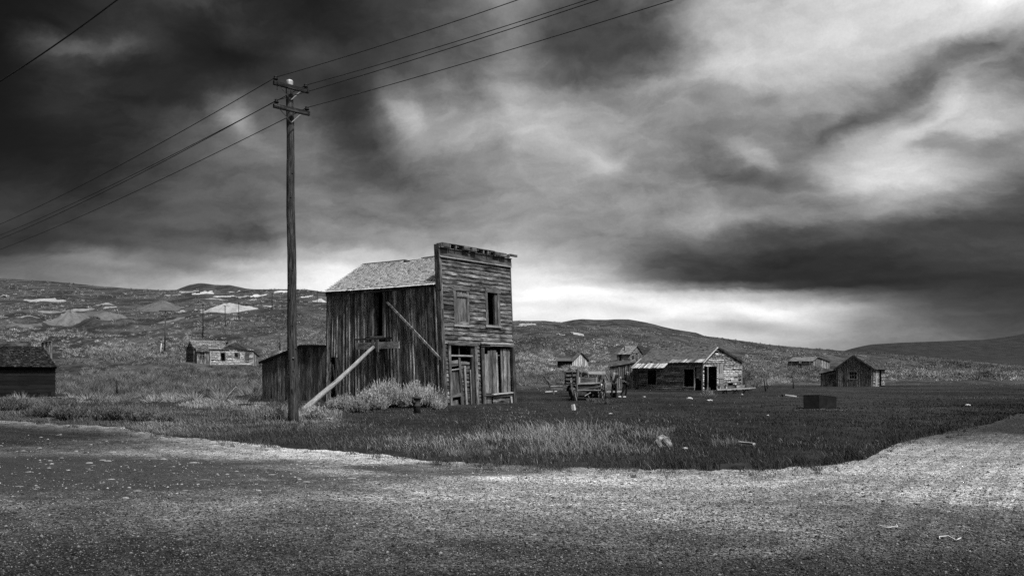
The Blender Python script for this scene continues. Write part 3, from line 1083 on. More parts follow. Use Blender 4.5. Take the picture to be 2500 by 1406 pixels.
def build_hotel():
    B = hotel
    # openings
    oW = op_of(f_side, 911, 714, 935.5, 820)
    oH = op_of(f_side, 807, 872, 822, 975)
    vwall(B, f_side, D, lambda s: zsag(s / D) - 0.02, 0.25, [oW, oH], M_SIDE, batten=0.07, tone=(0.25, 2.0), s_start=0.12)
    # front siding
    oWL = op_of(f_front, 1107, 703, 1145, 797)
    oWR = op_of(f_front, 1185, 708, 1220, 798)
    oD = op_of(f_front, 1094, 838, 1161.5, 1000)
    oS = op_of(f_front, 1172, 843, 1252, 1000)
    hwall(B, f_front, W - 0.07, 7.12, 0.205, [oWL, oWR, oD, oS], M_FRONT, z0=-0.02, tone=(0.45, 1.6), s_start=0.1)
    # corner trims and the deep edge of the false front
    piece(B, 'corner_board', f_front, 0.0, 0.13, -0.05, 4.6, -0.02, 0.035, M_TRIM, tone=.55)
    piece(B, 'corner_board', f_front, 0.0, 0.13, 4.61, 7.1, -0.02, 0.035, M_TRIM, tone=1.0)
    piece(B, 'corner_board', f_front, W - 0.09, W, -0.05, 7.1, -0.02, 0.03, M_TRIM, tone=.6)
    piece(B, 'edge_board', f_side, -0.02, 0.16, -0.05, 5.9, 0.002, 0.05, M_SIDE, tone=.7)
    piece(B, 'edge_board', f_side, -0.06, 0.26, 5.5, 7.66, -0.03, 0.055, M_SIDE, tone=.6)
    # back of the false front, above the roof
    for i in range(9):
        z = 5.8 + i * 0.2
        piece(B, 'clapboard', lambda s, zz, d: mainp(s, 0.2 + d, zz), 0, W, z, z + 0.195, 0, 0.03, M_SIDE, 's', random.uniform(.6, 1.1))
    # fascia boards, moulding, cornice boxes
    piece(B, 'fascia_board', f_front, -0.03, W * .58, 7.10, 7.30, 0.0, 0.06, M_TRIM, 's', .5)
    piece(B, 'fascia_board', f_front, W * .58 + .005, W + 0.02, 7.10, 7.30, 0.0, 0.065, M_TRIM, 's', .75)
    piece(B, 'fascia_board', f_front, -0.03, W + 0.02, 7.305, 7.49, 0.0, 0.05, M_TRIM, 's', .45)
    piece(B, 'moulding', f_front, -0.02, W + 0.04, 7.055, 7.098, 0.0, 0.11, M_PALE, 's', .8)
    piece(B, 'ledge_board', f_front, -0.05, W + 0.03, 7.492, 7.52, -0.12, 0.10, M_TRIM, 's', 1.2)
    px_posts = [1071.5, 1092, 1106.5, 1125, 1145, 1156, 1173.5, 1184, 1201, 1214.5, 1226.5, 1236]
    for i, p in enumerate(px_posts):
        s, _ = inv(f_front, p, 612)
        piece(B, 'cornice_bracket', f_front, s - .025, s + .025, 7.522, 7.70, -0.12, 0.22, M_TRIM, tone=random.uniform(.7, 1.3))
    for (a, b, lo, hi, tn) in [(1072, 1089, 7.53, 7.72, .6), (1125, 1140, 7.54, 7.72, .7), (1145, 1155, 7.53, 7.69, .7), (1199, 1213, 7.56, 7.70, .6),
                               (1214, 1228, 7.53, 7.70, .8), (1237, 1254, 7.60, 7.72, .7)]:
        s0, _ = inv(f_front, a, 612)
        s1, _ = inv(f_front, b, 612)
        piece(B, 'cornice_block', f_front, s0, s1, lo, hi, 0.16, 0.25, M_TRIM, 's', tn)
    for (a, b) in [(1089, 1126), (1126, 1160), (1160, 1200)]:
        s0, _ = inv(f_front, a, 612)
        s1, _ = inv(f_front, b, 612)
        piece(B, 'cornice_rail', f_front, s0, s1, 7.702, 7.73, -0.1, 0.235, M_TRIM, 's', .7)
        piece(B, 'cornice_back', f_front, s0, s1, 7.522, 7.70, -0.15, -0.125, M_SIDE, 's', .5)
    # left upper window: boarded with a battened shutter
    wl = MB()
    def window(ops_px, name, inner):
        x0, y0, x1, y1 = ops_px
        fr = pxp(B, name, f_front, x0, y0 + 0, x0 + 5.5, y1 - 2, -0.02, 0.045, M_TRIM, tone=.8)
        pxp(fr, 'frame_board', f_front, x1 - 5.5, y0 + 5, x1, y1 + 1, -0.02, 0.045, M_TRIM, tone=.9)
        pxp(fr, 'frame_board', f_front, x0 - .5, y0 - 4, x1 + .5, y0 + 6, -0.02, 0.06, M_TRIM, 's', .75)
        pxp(fr, 'sill', f_front, x0 - 1, y1 - 3, x1 + 1, y1 + 1.5, -0.02, 0.10, M_PALE, 's', .75)
        return fr
    wL = window((1107, 704, 1144.5, 796), 'boarded_window', 1)
    xs = [1112, 1118, 1124, 1130.5, 1138.5]
    for a, b in zip(xs[:-1], xs[1:]):
        pxp(wL, 'shutter_board', f_front, a + .3, 707, b - .2, 793 if b < 1138 else 790, -0.03, 0.0 + random.uniform(0, .01), M_TRIM, tone=random.uniform(.6, 1.1))
    pxp(wL, 'shutter_batten', f_front, 1114.5, 717.5, 1143.5, 725.5, 0.02, 0.055, M_TRIM, 's', 1.1)
    pxp(wL, 'shutter_batten', f_front, 1113.5, 786, 1143.5, 792.5, 0.02, 0.055, M_TRIM, 's', 1.3)
    wR = window((1184.5, 709, 1220, 798), 'open_window', 0)
    pxp(wR, 'jamb', f_front, 1208.5, 718, 1215, 795, -0.14, -0.01, M_TRIM, tone=.5)
    # doorway with transom and collapsed door boards
    door = pxq(B, 'doorway', f_front, [(1093.5, 842), (1098.5, 842), (1104, 996), (1099.5, 996)], -0.02, 0.06, M_TRIM, tone=1.0)
    pxq(door, 'frame_board', f_front, [(1157, 842), (1162.5, 842), (1169.5, 998), (1162, 998)], -0.02, 0.06, M_TRIM, tone=.95)
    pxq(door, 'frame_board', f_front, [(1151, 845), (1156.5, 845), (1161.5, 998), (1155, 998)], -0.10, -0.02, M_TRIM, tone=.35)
    pxp(door, 'header_board', f_front, 1093, 837, 1163, 843.5, -0.02, 0.075, M_TRIM, 's', .7)
    pxp(door, 'transom_bar', f_front, 1099, 866, 1155, 870, -0.06, -0.01, M_PALE, 's', .7)
    pxp(door, 'muntin', f_front, 1121, 844, 1123.5, 867, -0.06, -0.03, M_TRIM, tone=.4)
    pxq(door, 'door_rail', f_front, [(1100, 881), (1120, 879), (1120.5, 887), (1100.5, 891)], -0.08, -0.045, M_TRIM, 's', 1.0)
    pxq(door, 'door_rail', f_front, [(1100.5, 892), (1120, 888.5), (1120, 892), (1100.5, 896)], -0.07, -0.03, M_TRIM, 's', .6)
    pxq(door, 'door_rail', f_front, [(1101, 902), (1122, 899), (1122, 901.5), (1101, 904.5)], -0.06, -0.01, M_PALE, 's', .7)
    pxq(door, 'door_stile', f_front, [(1121, 872), (1125.5, 872), (1135, 996), (1128.5, 996)], -0.08, -0.03, M_TRIM, tone=.55)
    pxq(door, 'door_panel', f_front, [(1103, 905), (1112, 904), (1118.5, 960), (1106.5, 962)], -0.11, -0.085, M_TRIM, tone=.7)
    pxq(door, 'door_panel', f_front, [(1112, 904), (1121, 903), (1127, 960), (1118.5, 960)], -0.12, -0.09, M_TRIM, tone=.45)
    pxq(door, 'door_rail', f_front, [(1103.5, 963), (1128, 958.5), (1130, 966), (1104.5, 971)], -0.09, -0.03, M_TRIM, 's', .85)
    pxq(door, 'door_panel', f_front, [(1106, 979), (1121, 976), (1124, 996), (1108, 997)], -0.11, -0.08, M_TRIM, tone=.7)
    y = 880.5
    for i in range(13):
        h = 8.6 + random.uniform(-1, 1)
        pxq(door, 'fallen_clapboard', f_front, [(1124.5 + i * .7, y), (1152.5, y + 1.5 + random.uniform(-2, 2)), (1153, y + h), (1125 + i * .7, y + h - 1)],
            -0.2, -0.17 + random.uniform(0, .03), M_FRONT, 's', random.uniform(.6, 1.9))
        y += h + .4
    pxq(door, 'loose_slat', f_front, [(1135.5, 893), (1139, 893), (1144.5, 995), (1140.5, 995)], -0.1, -0.05, M_PALE, tone=.7)
    pxq(door, 'loose_slat', f_front, [(1150, 902), (1151.5, 902), (1155.5, 996), (1153.5, 996)], -0.1, -0.05, M_PALE, tone=.6)
    # shop window, boarded upright
    shop = pxp(B, 'shop_window', f_front, 1170.5, 836.5, 1249.5, 841, -0.02, 0.14, M_PALE, 's', .75)
    pxp(shop, 'header_board', f_front, 1172, 841.5, 1200, 846, -0.02, 0.09, M_TRIM, 's', .4)
    pxp(shop, 'header_board', f_front, 1193, 841.5, 1248, 845.5, 0.0, 0.11, M_PALE, 's', .6)
    pxq(shop, 'post', f_front, [(1173.5, 847), (1180.5, 847), (1186, 998), (1179, 998)], -0.02, 0.05, M_TRIM, tone=.55)
    def vb(x0, x1, y0, y1, tn, mat=M_TRIM, dd=0.0, sk=2.0):
        pxq(shop, 'upright_board', f_front, [(x0, y0), (x1, y0), (x1 + sk, y1), (x0 + sk, y1)], -0.07 + dd, -0.04 + dd, mat, tone=tn)
    vb(1180.5, 1183, 853, 960, .8)
    vb(1182.5, 1192.5, 864, 960, 1.5, M_TRIM, .01)
    vb(1192.5, 1198, 856, 960, .9)
    vb(1198.5, 1202.5, 853, 960, .5)
    vb(1203, 1212, 855, 959, .75, M_TRIM, .02)
    vb(1211, 1215, 860, 959, 1.7, M_TRIM, .025, 3.5)
    vb(1223.5, 1228, 852, 957, 1.0, M_TRIM, .0, 3)
    vb(1230, 1236.5, 852, 957, 1.5, M_TRIM, .01)
    vb(1237, 1241, 852, 957, .6)
    vb(1241, 1246, 853, 957, 1.2)
    pxp(shop, 'crossbar', f_front, 1213, 866, 1223, 868.5, -0.12, -0.08, M_TRIM, 's', 1.0)
    pxq(shop, 'sill', f_front, [(1202, 961), (1250, 956.5), (1250, 959.5), (1202, 964)], -0.06, 0.10, M_PALE, 's', 1.0)
    pxq(shop, 'sill', f_front, [(1180, 962), (1201.5, 962), (1201.5, 966), (1180, 966)], -0.06, 0.07, M_TRIM, 's', .5)
    pxq(shop, 'lower_panel', f_front, [(1182, 967), (1202, 966), (1202.5, 998), (1184, 998)], -0.08, -0.05, M_SIDE, tone=.9)
    pxq(shop, 'rail', f_front, [(1202.5, 964.5), (1250, 960), (1250.5, 966.5), (1203, 970)], -0.04, 0.03, M_TRIM, 's', .55)
    y = 970
    for i in range(3):
        pxq(shop, 'lower_clapboard', f_front, [(1205, y), (1245, y - 2.5), (1246, y + 6.5), (1206, y + 8)], -0.07, -0.04, M_FRONT, 's', random.uniform(.9, 1.6))
        y += 8
    pxq(shop, 'rail', f_front, [(1245.5, 966), (1249.5, 966), (1252.5, 990), (1248.5, 990)], -0.04, 0.02, M_PALE, tone=1.1)
    pxq(shop, 'base_plank', f_front, [(1205, 994), (1256, 988.5), (1258, 993), (1205, 999)], -0.02, 0.22, M_PALE, 's', 1.5)
    pxq(shop, 'post', f_front, [(1246, 847), (1252, 847), (1259, 990), (1251.5, 990)], 0.03, 0.12, M_TRIM, tone=.35)
    # dark studs just inside the openings
    # eave board, header over the side window, window frame and the boards nailed under it
    piece(B, 'eave_board', f_side, 0.2, 4.3, 5.66, 5.80, 0.01, 0.07, M_SIDE, 's', .5, (5.80, 5.87))
    piece(B, 'eave_board', f_side, 4.31, D, 5.73, 5.9, 0.01, 0.07, M_SIDE, 's', .6, (5.87, 5.96))
    w = pxp(B, 'side_window', f_side, 904.5, 714, 911.5, 823, -0.03, 0.05, M_TRIM, tone=.75)
    pxp(w, 'frame_board', f_side, 935, 714, 940.5, 823, -0.03, 0.05, M_TRIM, tone=.7)
    pxp(w, 'frame_board', f_side, 905, 820, 940, 824.5, -0.03, 0.06, M_TRIM, 's', .7)
    pxp(w, 'header_board', f_side, 891, 707, 959, 713.5, 0.0, 0.085, M_SIDE, 's', .8)
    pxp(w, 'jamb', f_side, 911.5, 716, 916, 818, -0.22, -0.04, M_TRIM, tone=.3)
    pxp(B, 'ledge_board', f_side, 868, 825, 962, 829, 0.04, 0.12, M_SIDE, 's', .4)
    pxp(B, 'brace_plank', f_side, 873, 835, 977.5, 851.5, 0.05, 0.11, M_TRIM, 's', 1.7)
    pxp(B, 'cleat', f_side, 912.5, 830, 917.5, 846, 0.10, 0.15, M_TRIM, tone=.8)
    pxp(B, 'cleat', f_side, 923, 829, 929, 859, 0.10, 0.15, M_TRIM, tone=.9)
    pxq(B, 'diagonal_board', f_side, [(946, 738.5), (950, 736.5), (1078, 872), (1077, 878)], 0.06, 0.11, M_TRIM, 's', 1.7)
    for (x0, y0, x1, y1) in [(812, 889, 823, 963), (820, 862, 822, 960), (830, 880, 832, 930)]:
        pxq(B, 'loose_slat', f_side, [(x0, y0), (x0 + 3, y0), (x1 + 3, y1), (x1, y1)], 0.04, 0.07, M_TRIM, tone=.5)
    # plain walls away from the picture
    vwall(B, f_right, D, 5.85, 0.3, [], M_SIDE, 'board', tone=(.6, 1.2), s_start=0.15)
    # the roof ridge runs back along the middle
    vwall(B, f_rear, W, lambda s: 5.98 + 1.72 * (1 - abs(s - W / 2) / (W / 2)), 0.3, [], M_SIDE, 'board', tone=(.6, 1.2))
    ov = 0.13
    e0, e1 = mainp(-ov, 0.26, 5.74), mainp(-ov, D + 0.12, 5.93)
    r0, r1 = mainp(W / 2, 0.26, 7.60), mainp(W / 2, D + 0.12, 7.70)
    g0, g1 = mainp(W + ov, 0.26, 5.74), mainp(W + ov, D + 0.12, 5.93)
    slope(B, (e0, e1, r1, r0), M_SHIN, 'roof', rowh=0.15, sw=0.15, th=0.03, lift=0.045, wob=0.05,
          holes=[(.50, .58, .90, .985), (.20, .235, .955, 1.0), (.44, .5, .95, 1.0)], tone=(1.1, 1.35))
    slope(B, (g0, g1, r1, r0), M_SHIN, 'roof', rowh=0.15, sw=0.3, th=0.014, lift=0.02, wob=0.05)
    for i in range(7):
        a, b = 0.26 + (D - .2) * i / 7, 0.26 + (D - .2) * (i + 1) / 7
        if i in (1, 3): continue
        MB().bar(mainp(W / 2, a, 7.64 + .1 * i / 7 - .05 * math.sin(math.pi * i / 7)), mainp(W / 2, b, 7.64 + .1 * (i + 1) / 7 - .05 * math.sin(math.pi * (i + 1) / 7)), 0.16, 0.03, random.uniform(.7, 1)).build('ridge_board', M_TRIM, B)
    fl = MB()
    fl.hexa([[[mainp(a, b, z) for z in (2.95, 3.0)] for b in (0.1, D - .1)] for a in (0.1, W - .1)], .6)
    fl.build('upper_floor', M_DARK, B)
    # lean-to annex behind
    q0 = Vector((C0.x, C0.y)) + EB * D
    f_ann = lambda s, z, d: Vector((q0.x + EB.x * s - EA.x * d + (0.010 - .012 * s / 5) * z, q0.y + EB.y * s - EA.y * d, z))
    AL = inv(f_ann, 640, 950)[0]
    sk = inv(f_ann, 739, 848)[0]
    ztop = lambda s: 3.02 + .05 * s / sk if s < sk else 3.08 + (2.20 - 3.08) * (s - sk) / (AL - sk)
    ann = MB()
    A = MB()
    an = A.hexa([[[f_ann(s, z, d) for d in (-3.0, -2.97)] for z in (0, 2.2)] for s in (0.05, AL)], .7, 0).build('annex', M_SIDE, B)
    vwall(an, f_ann, AL, ztop, 0.27, [], M_SIDE, 'board', tone=(.35, 1.15), jit=.004)
    f_ae = lambda s, z, d: Vector((*(q0 + EB * (AL + d) + EA * s), z))
    vwall(an, f_ae, 3.0, 2.2, 0.28, [], M_SIDE, 'board', tone=(.5, 1))
    m = MB()
    for (sa, sb, za, zb) in [(-0.05, sk, 3.05, 3.10), (sk, AL + .12, 3.10, 2.19)]:
        m.hexa([[[f_ann(s, z + dz, d) for d in (-3.0, 0.12)] for dz in (0, .05)] for s, z in ((sa, za), (sb, zb))], .35, 0)
        m.hexa([[[f_ann(s, z + dz, d) for d in (0.12, 0.15)] for dz in (-.07, .06)] for s, z in ((sa, za), (sb, zb))], .6, 0)
    m.build('annex_roof', M_BLACKW, an)


build_hotel()

# ------------------------------------------------------------------ leaning log brace
lb = ground_at(735, 1003)
lt = mainp(-0.20, inv(f_side, 919, 848)[0], inv(f_side, 919, 848)[1])
pts, rads = [], []
for i in range(15):
    t = i / 14
    p = Vector((lb.x, lb.y, -0.05)).lerp(lt, t)
    p.z += -0.05 * math.sin(math.pi * t) + (0.012 * math.sin(t * 9))
    pts.append(p)
    rads.append(0.135 - 0.045 * t)
o = MB().tube(pts, rads, 12, 1.0, True, 0.10).build('log_brace', M_LOG, None, True, loc=(lb.x, lb.y, 0))
rl = random.Random(4)
for i in range(16):
    t = rl.uniform(.04, .95)
    p = Vector((lb.x, lb.y, -0.05)).lerp(lt, t)
    p.z += -0.05 * math.sin(math.pi * t) + (0.012 * math.sin(t * 9))
    r = 0.135 - 0.045 * t
    u = Vector((.25, -1, rl.uniform(-.3, .9))).normalized()
    MB().lathe(p + u * r * .96, [(.022, 0), (.02, .012), (.006, .02)], 7, .3, u).build('knot', M_STEM, o)
tag(o, 'long bleached log propping up the side of the leaning building', 'log')

# ------------------------------------------------------------------ the utility pole
YP = 26.1
pb = Vector(((716 - 1250) / FOC * YP, YP, 0))
pole = empty('utility_pole', pb, 'tall weathered wooden utility pole with two crossarms in the foreground', 'utility pole')
ptop = at(707, 204, YP)
pts, rads = [], []
for i in range(60):
    t = i / 59
    p = pb.lerp(ptop, t) + Vector((0.012 * math.sin(t * 17), 0, -0.25 if i == 0 else 0))
    pts.append(p)
    rads.append(0.165 - 0.05 * t)
MB().tube(pts, rads, 20, 1.0, True, 0.05).build('shaft', M_POLE, pole, True)
capc = at(707, 204, YP)
MB().lathe(capc - Vector((0, 0, .14)), [(0.122, -.05), (0.118, 0.05), (0.114, 0.19), (0.098, 0.235), (0.06, 0.25), (0, 0.252)], 12).build('metal_cap', M_ZINC, pole)
for i in range(16):
    z = random.uniform(1.5, 10)
    a = random.uniform(-2.6, -.5)
    t = z / ptop.z
    p = pb.lerp(ptop, t)
    r = 0.165 - 0.055 * t
    MB().lathe(p + Vector((math.cos(a) * r * .93, math.sin(a) * r * .93, 0)), [(0.03, 0), (0.032, 0.012), (0, 0.03)], 7, .5,
               (math.cos(a), math.sin(a), .1)).build('knot', M_POLE, pole, True)
tagp = at(716, 873, YP - .17)
MB().bar(tagp - Vector((.025, 0, 0)), tagp + Vector((.025, 0, .0)), .01, .03).build('metal_tag', M_ZINC, pole)


def crossarm(L, Rr, name):
    YL, YR = YP - 0.58 - .1, YP + 0.24 - .1
    a, b = at(*L, YL), at(*Rr, YR)
    b.z = a.z = (a.z + b.z) / 2
    d = (b - a).normalized()
    mid = (a + b) / 2
    arm = MB().bar(a, b, 0.10, 0.125, random.uniform(.5, .7)).build(name, M_POLE, pole)
    # two flat steel braces
    for e in (0.18, 0.80):
        q = a.lerp(b, e)
        q.z -= .06
        c = a.lerp(b, .5)
        c.z -= 0.42
        br = MB().bar(q + Vector((-.02, -.05, 0)), c + Vector((.0, -.03, 0)), 0.03, 0.012, up=(0, 1, 0))
        br.build('strut', M_STEEL, arm)
    return a, b, arm


u_a, u_b, armU = crossarm((668, 203), (753.5, 223), 'crossarm')
l_a, l_b, armL = crossarm((668, 258), (755.5, 278.5), 'crossarm')
ins = []
for (px, py, arm, A_, B_) in [(673, 196, armU, u_a, u_b), (746.5, 212, armU, u_a, u_b), (675, 247, armL, l_a, l_b), (749, 267, armL, l_a, l_b)]:
    # find the place on the arm below that column
    best = min((abs(1250 + FOC * A_.lerp(B_, t).x / A_.lerp(B_, t).y - px), t) for t in np.linspace(0, 1, 200))[1]
    q = A_.lerp(B_, best)
    q.z += 0.06
    MB().lathe(q, [(0.018, 0), (0.018, 0.04), (0.075, 0.045), (0.08, 0.08), (0.04, 0.10), (0.06, 0.12), (0.05, 0.15), (0.0, 0.18)], 12).build('insulator', M_GLASSY, arm, True)
    ins.append(q + Vector((0, 0, 0.12)))
MB().lathe(u_a.lerp(u_b, .1) - Vector((0, 0, .2)), [(0.008, .14), (0.01, 0.03), (0.022, 0.02), (0.02, 0)], 8).build('pin', M_IRON, armU)


def wire(P, r, label, sag=0.0, n=40, group=None):
    """wire through world points a -> b with sag"""
    a, b = P
    pts = []
    for i in range(n + 1):
        t = i / n
        p = a.lerp(b, t)
        p.z -= sag * 4 * t * (1 - t)
        pts.append(p)
    o = MB().tube(pts, r, 5, 1.0, True).build('overhead_wire', M_WIRE, None, True, loc=a)
    tag(o, label, 'wire', group)


def right_end(q, px0, k=1.0):
    """continue a wire from q so that it leaves the frame (py=0) at px0 on a level run, then go on"""
    Y = (q.z - 0.15 - EYE) * FOC / (HORIZ - 0)
    X = (px0 - 1250) / FOC * Y
    d = Vector((X, Y, q.z)) - q
    e = q + d * 2.2
    e.z = q.z + 0.0
    return e


def left_end(q, py0, zdrop):
    """wire leaves the frame on the left edge (px=0) at py0"""
    z = q.z - zdrop
    Y = (z - EYE) * FOC / (HORIZ - py0)
    X = -1250 / FOC * Y
    d = Vector((X, Y, q.z)) - q
    e = q + d * 1.5
    e.z = q.z - zdrop * .5
    return e


G = 'power lines strung from the big pole'
for (i, pr, txt) in [(0, 1238, 'upper left insulator'), (1, 1405, 'upper right insulator'), (2, 1432, 'lower left insulator'), (3, 1612, 'lower right insulator')]:
    wire((ins[i], right_end(ins[i], pr)), 0.011, 'thin power line rising right from the ' + txt + ' of the near pole', 0.25, group=G)
for (i, pl, dr, txt) in [(0, 543, .5, 'upper left insulator'), (1, 570, .5, 'upper right insulator'), (2, 574, .3, 'lower left insulator'), (3, 600, .3, 'lower right insulator')]:
    wire((ins[i], left_end(ins[i], pl, dr)), 0.013, 'thin power line falling left from the ' + txt + ' of the near pole', 0.5, group=G)
wire((at(-260, 340, 11.0), at(420, -105, 8.6)), 0.009, 'single dark wire crossing the upper left corner of the sky', 0.15)

# ------------------------------------------------------------------ generic small house
def frame(O, d):
    """horizontal wall frame from O along unit d; outwards is to the right of d rotated by -90 degrees"""
    d = Vector((d[0], d[1])).normalized()
    n = Vector((d.y, -d.x))
    O = Vector(O)
    return lambda s, z, dd: Vector((O.x + d.x * s + n.x * dd, O.y + d.y * s + n.y * dd, O.z + z))


def opening_part(parent, f, o, name='window', lites=None, tone=.8, fw=.09, mat=None):
    mat = mat or M_TRIM
    s0, s1, z0, z1 = o
    fr = piece(parent, name, f, s0 - fw, s0, z0 - .02, z1 + .02, -.04, .035, mat, tone=tone)
    piece(fr, 'frame_board', f, s1, s1 + fw, z0 - .02, z1 + .02, -.04, .035, mat, tone=tone)
    piece(fr, 'frame_board', f, s0 - fw, s1 + fw, z1 + .022, z1 + .022 + fw, -.04, .04, mat, 's', tone)
    piece(fr, 'sill', f, s0 - fw, s1 + fw, z0 - .02 - fw * .6, z0 - .022, -.04, .07, mat, 's', tone * 1.1)
    if lites:
        nx, nz = lites
        m = MB()
        for i in range(1, nx):
            s = s0 + (s1 - s0) * i / nx
            m.hexa([[[f(a, z, d) for d in (-.05, -.02)] for z in (z0, z1)] for a in (s - .018, s + .018)], 1.0, 1)
        for i in range(1, nz):
            z_ = z0 + (z1 - z0) * i / nz
            m.hexa([[[f(a, z, d) for d in (-.052, -.018)] for z in (z_ - .018, z_ + .018)] for a in (s0, s1)], 1.0, 0)
        m.build('muntins', M_PALE, fr)
        for i in range(nx):
            for j in range(nz):
                a, b = s0 + (s1 - s0) * i / nx + .018, s0 + (s1 - s0) * (i + 1) / nx - .018
                c, e = z0 + (z1 - z0) * j / nz + .018, z0 + (z1 - z0) * (j + 1) / nz - .018
                piece(fr, 'pane', f, a, b, c, e, -.042, -.038, M_PANE, tone=1)
    return fr


def mk_pane():
    m, k, b = mat_new('old_window_glass')
    b.inputs['Base Color'].default_value = (.01, .01, .01, 1)
    b.inputs['Roughness'].default_value = 0.25
    b.inputs['Specular IOR Level'].default_value = 0.35
    return m


M_PANE = mk_pane()

# ------------------------------------------------------------------ gabled house right of the truck
def build_white_house():
    O = Vector((16.9, 71.3, 0.0))
    root = empty('gabled_house', O, 'abandoned gabled house with peeling siding and a broken plank porch roof beside two people', 'house')
    dF = Vector((-0.747, 0.665))
    dG = Vector((0.665, 0.747))
    fF = lambda s, z, d: Vector((O.x + dF.x * s - dG.x * d, O.y + dF.y * s - dG.y * d, O.z + z))      # front wall, s to the left
    fG = lambda s, z, d: Vector((O.x + dG.x * s - dF.x * d, O.y + dG.y * s - dF.y * d, O.z + z))      # gable wall, s to the right
    LF = inv(fF, 1559, 930)[0]
    LG = inv(fG, 1810, 900)[0]
    sap, zap = inv(fG, 1749, 847)
    zl = inv(fG, 1717, 890)[1] + .25
    zr = inv(fG, 1810, 882)[1]
    zfe = inv(fF, 1640, 882)[1]
    win = [op_of(fF, 1581, 903, 1602, 940), op_of(fF, 1670, 901, 1694, 943), op_of(fF, 1696, 896, 1714, 960)]
    hwall(root, fF, LF, 2.45, 0.17, win, M_CLAP, z0=0.0, tone=(.5, 2.3), split=.9, th=.03)
    for w in win[:2]:
        opening_part(root, fF, w, 'window', tone=.8, fw=.10, mat=M_PALE)
    patch = pxp(root, 'hanging_siding', fF, 1700.5, 898, 1713.5, 923, -.02, .01, M_CLAP, 's', 1.4)
    pxp(patch, 'clapboard', fF, 1707, 923.3, 1713.5, 928, -.02, .01, M_CLAP, 's', 1.5)
    piece(root, 'corner_post', fF, -.06, .09, -.02, 2.3, 0.0, .06, M_TRIM, tone=1.0)
    piece(root, 'corner_post', fF, LF - .05, LF + .06, -.02, 2.3, 0.0, .05, M_TRIM, tone=.8)
    top = lambda s: zl + (zap - zl) * s / sap if s < sap else zap + (zr - zap) * (s - sap) / (LG - sap)
    door = op_of(fG, 1718.5, 895.5, 1750, 960)
    door = (door[0], door[1], -0.1, door[3])
    patchop = op_of(fG, 1752, 884, 1766, 944)
    hwall(root, fG, LG, top, 0.17, [door, patchop, op_of(fG, 1777, 935, 1790, 942)], M_PEEL, z0=0.0, tone=(.25, 1.35), split=1.0, miss=.05, th=.03)
    pg = MB()
    vwall(root, lambda s, z, d: fG(s + patchop[0], z, d), patchop[1] - patchop[0], patchop[3], 0.14, [], M_CLAP, 'upright_board', tone=(.8, 1.7), z0=patchop[2])
    pxp(root, 'door_post', fG, 1726.5, 895, 1728.5, 952, -.02, .04, M_TRIM, tone=1.2)
    piece(root, 'corner_post', fG, LG - .05, LG + .06, 0, zr, 0, .05, M_PALE, tone=.8)
    # loose boards low on the gable
    for (x0, y0, x1, y1, t_) in [(1752, 912, 1767, 924, 1.2), (1782, 912, 1800, 918, 1.6), (1768, 898, 1786, 903, 1.3), (1784, 925, 1801, 932, 1.5), (1752, 936, 1775, 943, .7)]:
        pxp(root, 'loose_board', fG, x0, y0, x1, y1, .02, .045, M_PALE, 's', t_ * .6)
    # other walls
    fR = lambda s, z, d: fG(LG, z, 0) + Vector((dF.x, dF.y, 0)) * s + Vector((dG.x, dG.y, 0)) * d
    hwall(root, fR, LF, zr, .3, [], M_CLAP, joined=True)
    fB = lambda s, z, d: fG(s, z, 0) + Vector((dF.x, dF.y, 0)) * (LF + d)
    hwall(root, fB, LG, top, .3, [], M_CLAP, joined=True)
    # roof
    ev = fG(-.02, zl - .02, .1)
    e0 = fG(-.1, zl - .05, .12)
    dV = Vector((dF.x, dF.y, 0))
    r0 = fG(sap, zap + .03, .12)
    e1 = e0 + dV * (LF + .2)
    r1 = r0 + dV * (LF + .2)
    k0 = fG(LG + .1, zr - .03, .12)
    slope(root, (e0, e1, r1, r0), M_ROOF_G, 'roof', rowh=.2, sw=.22, lift=.015, tone=(.7, 1.3))
    slope(root, (k0, k0 + dV * (LF + .2), r1, r0), M_ROOF_G, 'roof', rowh=.2, sw=.4, lift=.015)
    m = MB()
    m.bar(fG(-.15, zl - .12, .14), fG(sap, zap - .04, .14), .03, .16, 1.1, up=(dF.x, dF.y, 0)).build('rake_board', M_PALE, root)
    a, b = fG(-.15, zl - .12, .15), fG(sap, zap - .04, .15)
    MB().box(a, b, (0, 0, .07), (-dF.x * .02, -dF.y * .02, 0), 1.0).build('rake_board', M_PALE, root)
    a, b = fG(sap, zap - .02, .16), fG(LG + .12, zr - .1, .16)
    MB().box(a, b, (0, 0, .09), (-dF.x * .02, -dF.y * .02, 0), .3).build('rake_board', M_SIDE, root)
    # porch roof of pale planks: long part on the left, broken short part on the right
    zt = zfe
    def porch(xa, xb, ybot, out, tn):
        sa, sb = inv(fF, xb, 890)[0], inv(fF, xa, 890)[0]
        zt_ = inv(lambda s, z, d: fF(s, z, -.8), 1640, 878)[1]
        zb = inv(lambda s, z, d: fF(s, z, out), 1600, ybot)[1]
        zb, zt_ = zb + .10, zt_ + .14
        P = (fF(sa, zb, out), fF(sb, zb, out), fF(sb, zt_, -.8), fF(sa, zt_, -.8))
        return slope(root, P, M_PALE, 'porch_roof', 'plank', sw=.17, tone=tn)
    porch(1553, 1634, 901, .95, (.12, 1.5))
    porch(1635, 1716, 888.5, .25, (.12, 1.3))
    # lean-to shed on the left
    oL = fF(LF, 0, -.3)
    dL = Vector((-0.95, 0.30))
    fS = lambda s, z, d: Vector((oL.x + dL.x * s - .30 * d, oL.y + dL.y * s - .95 * d, z))
    LL = inv(fS, 1488, 930)[0]
    zA, zB = inv(fS, 1556, 885)[1], inv(fS, 1488, 898.5)[1]
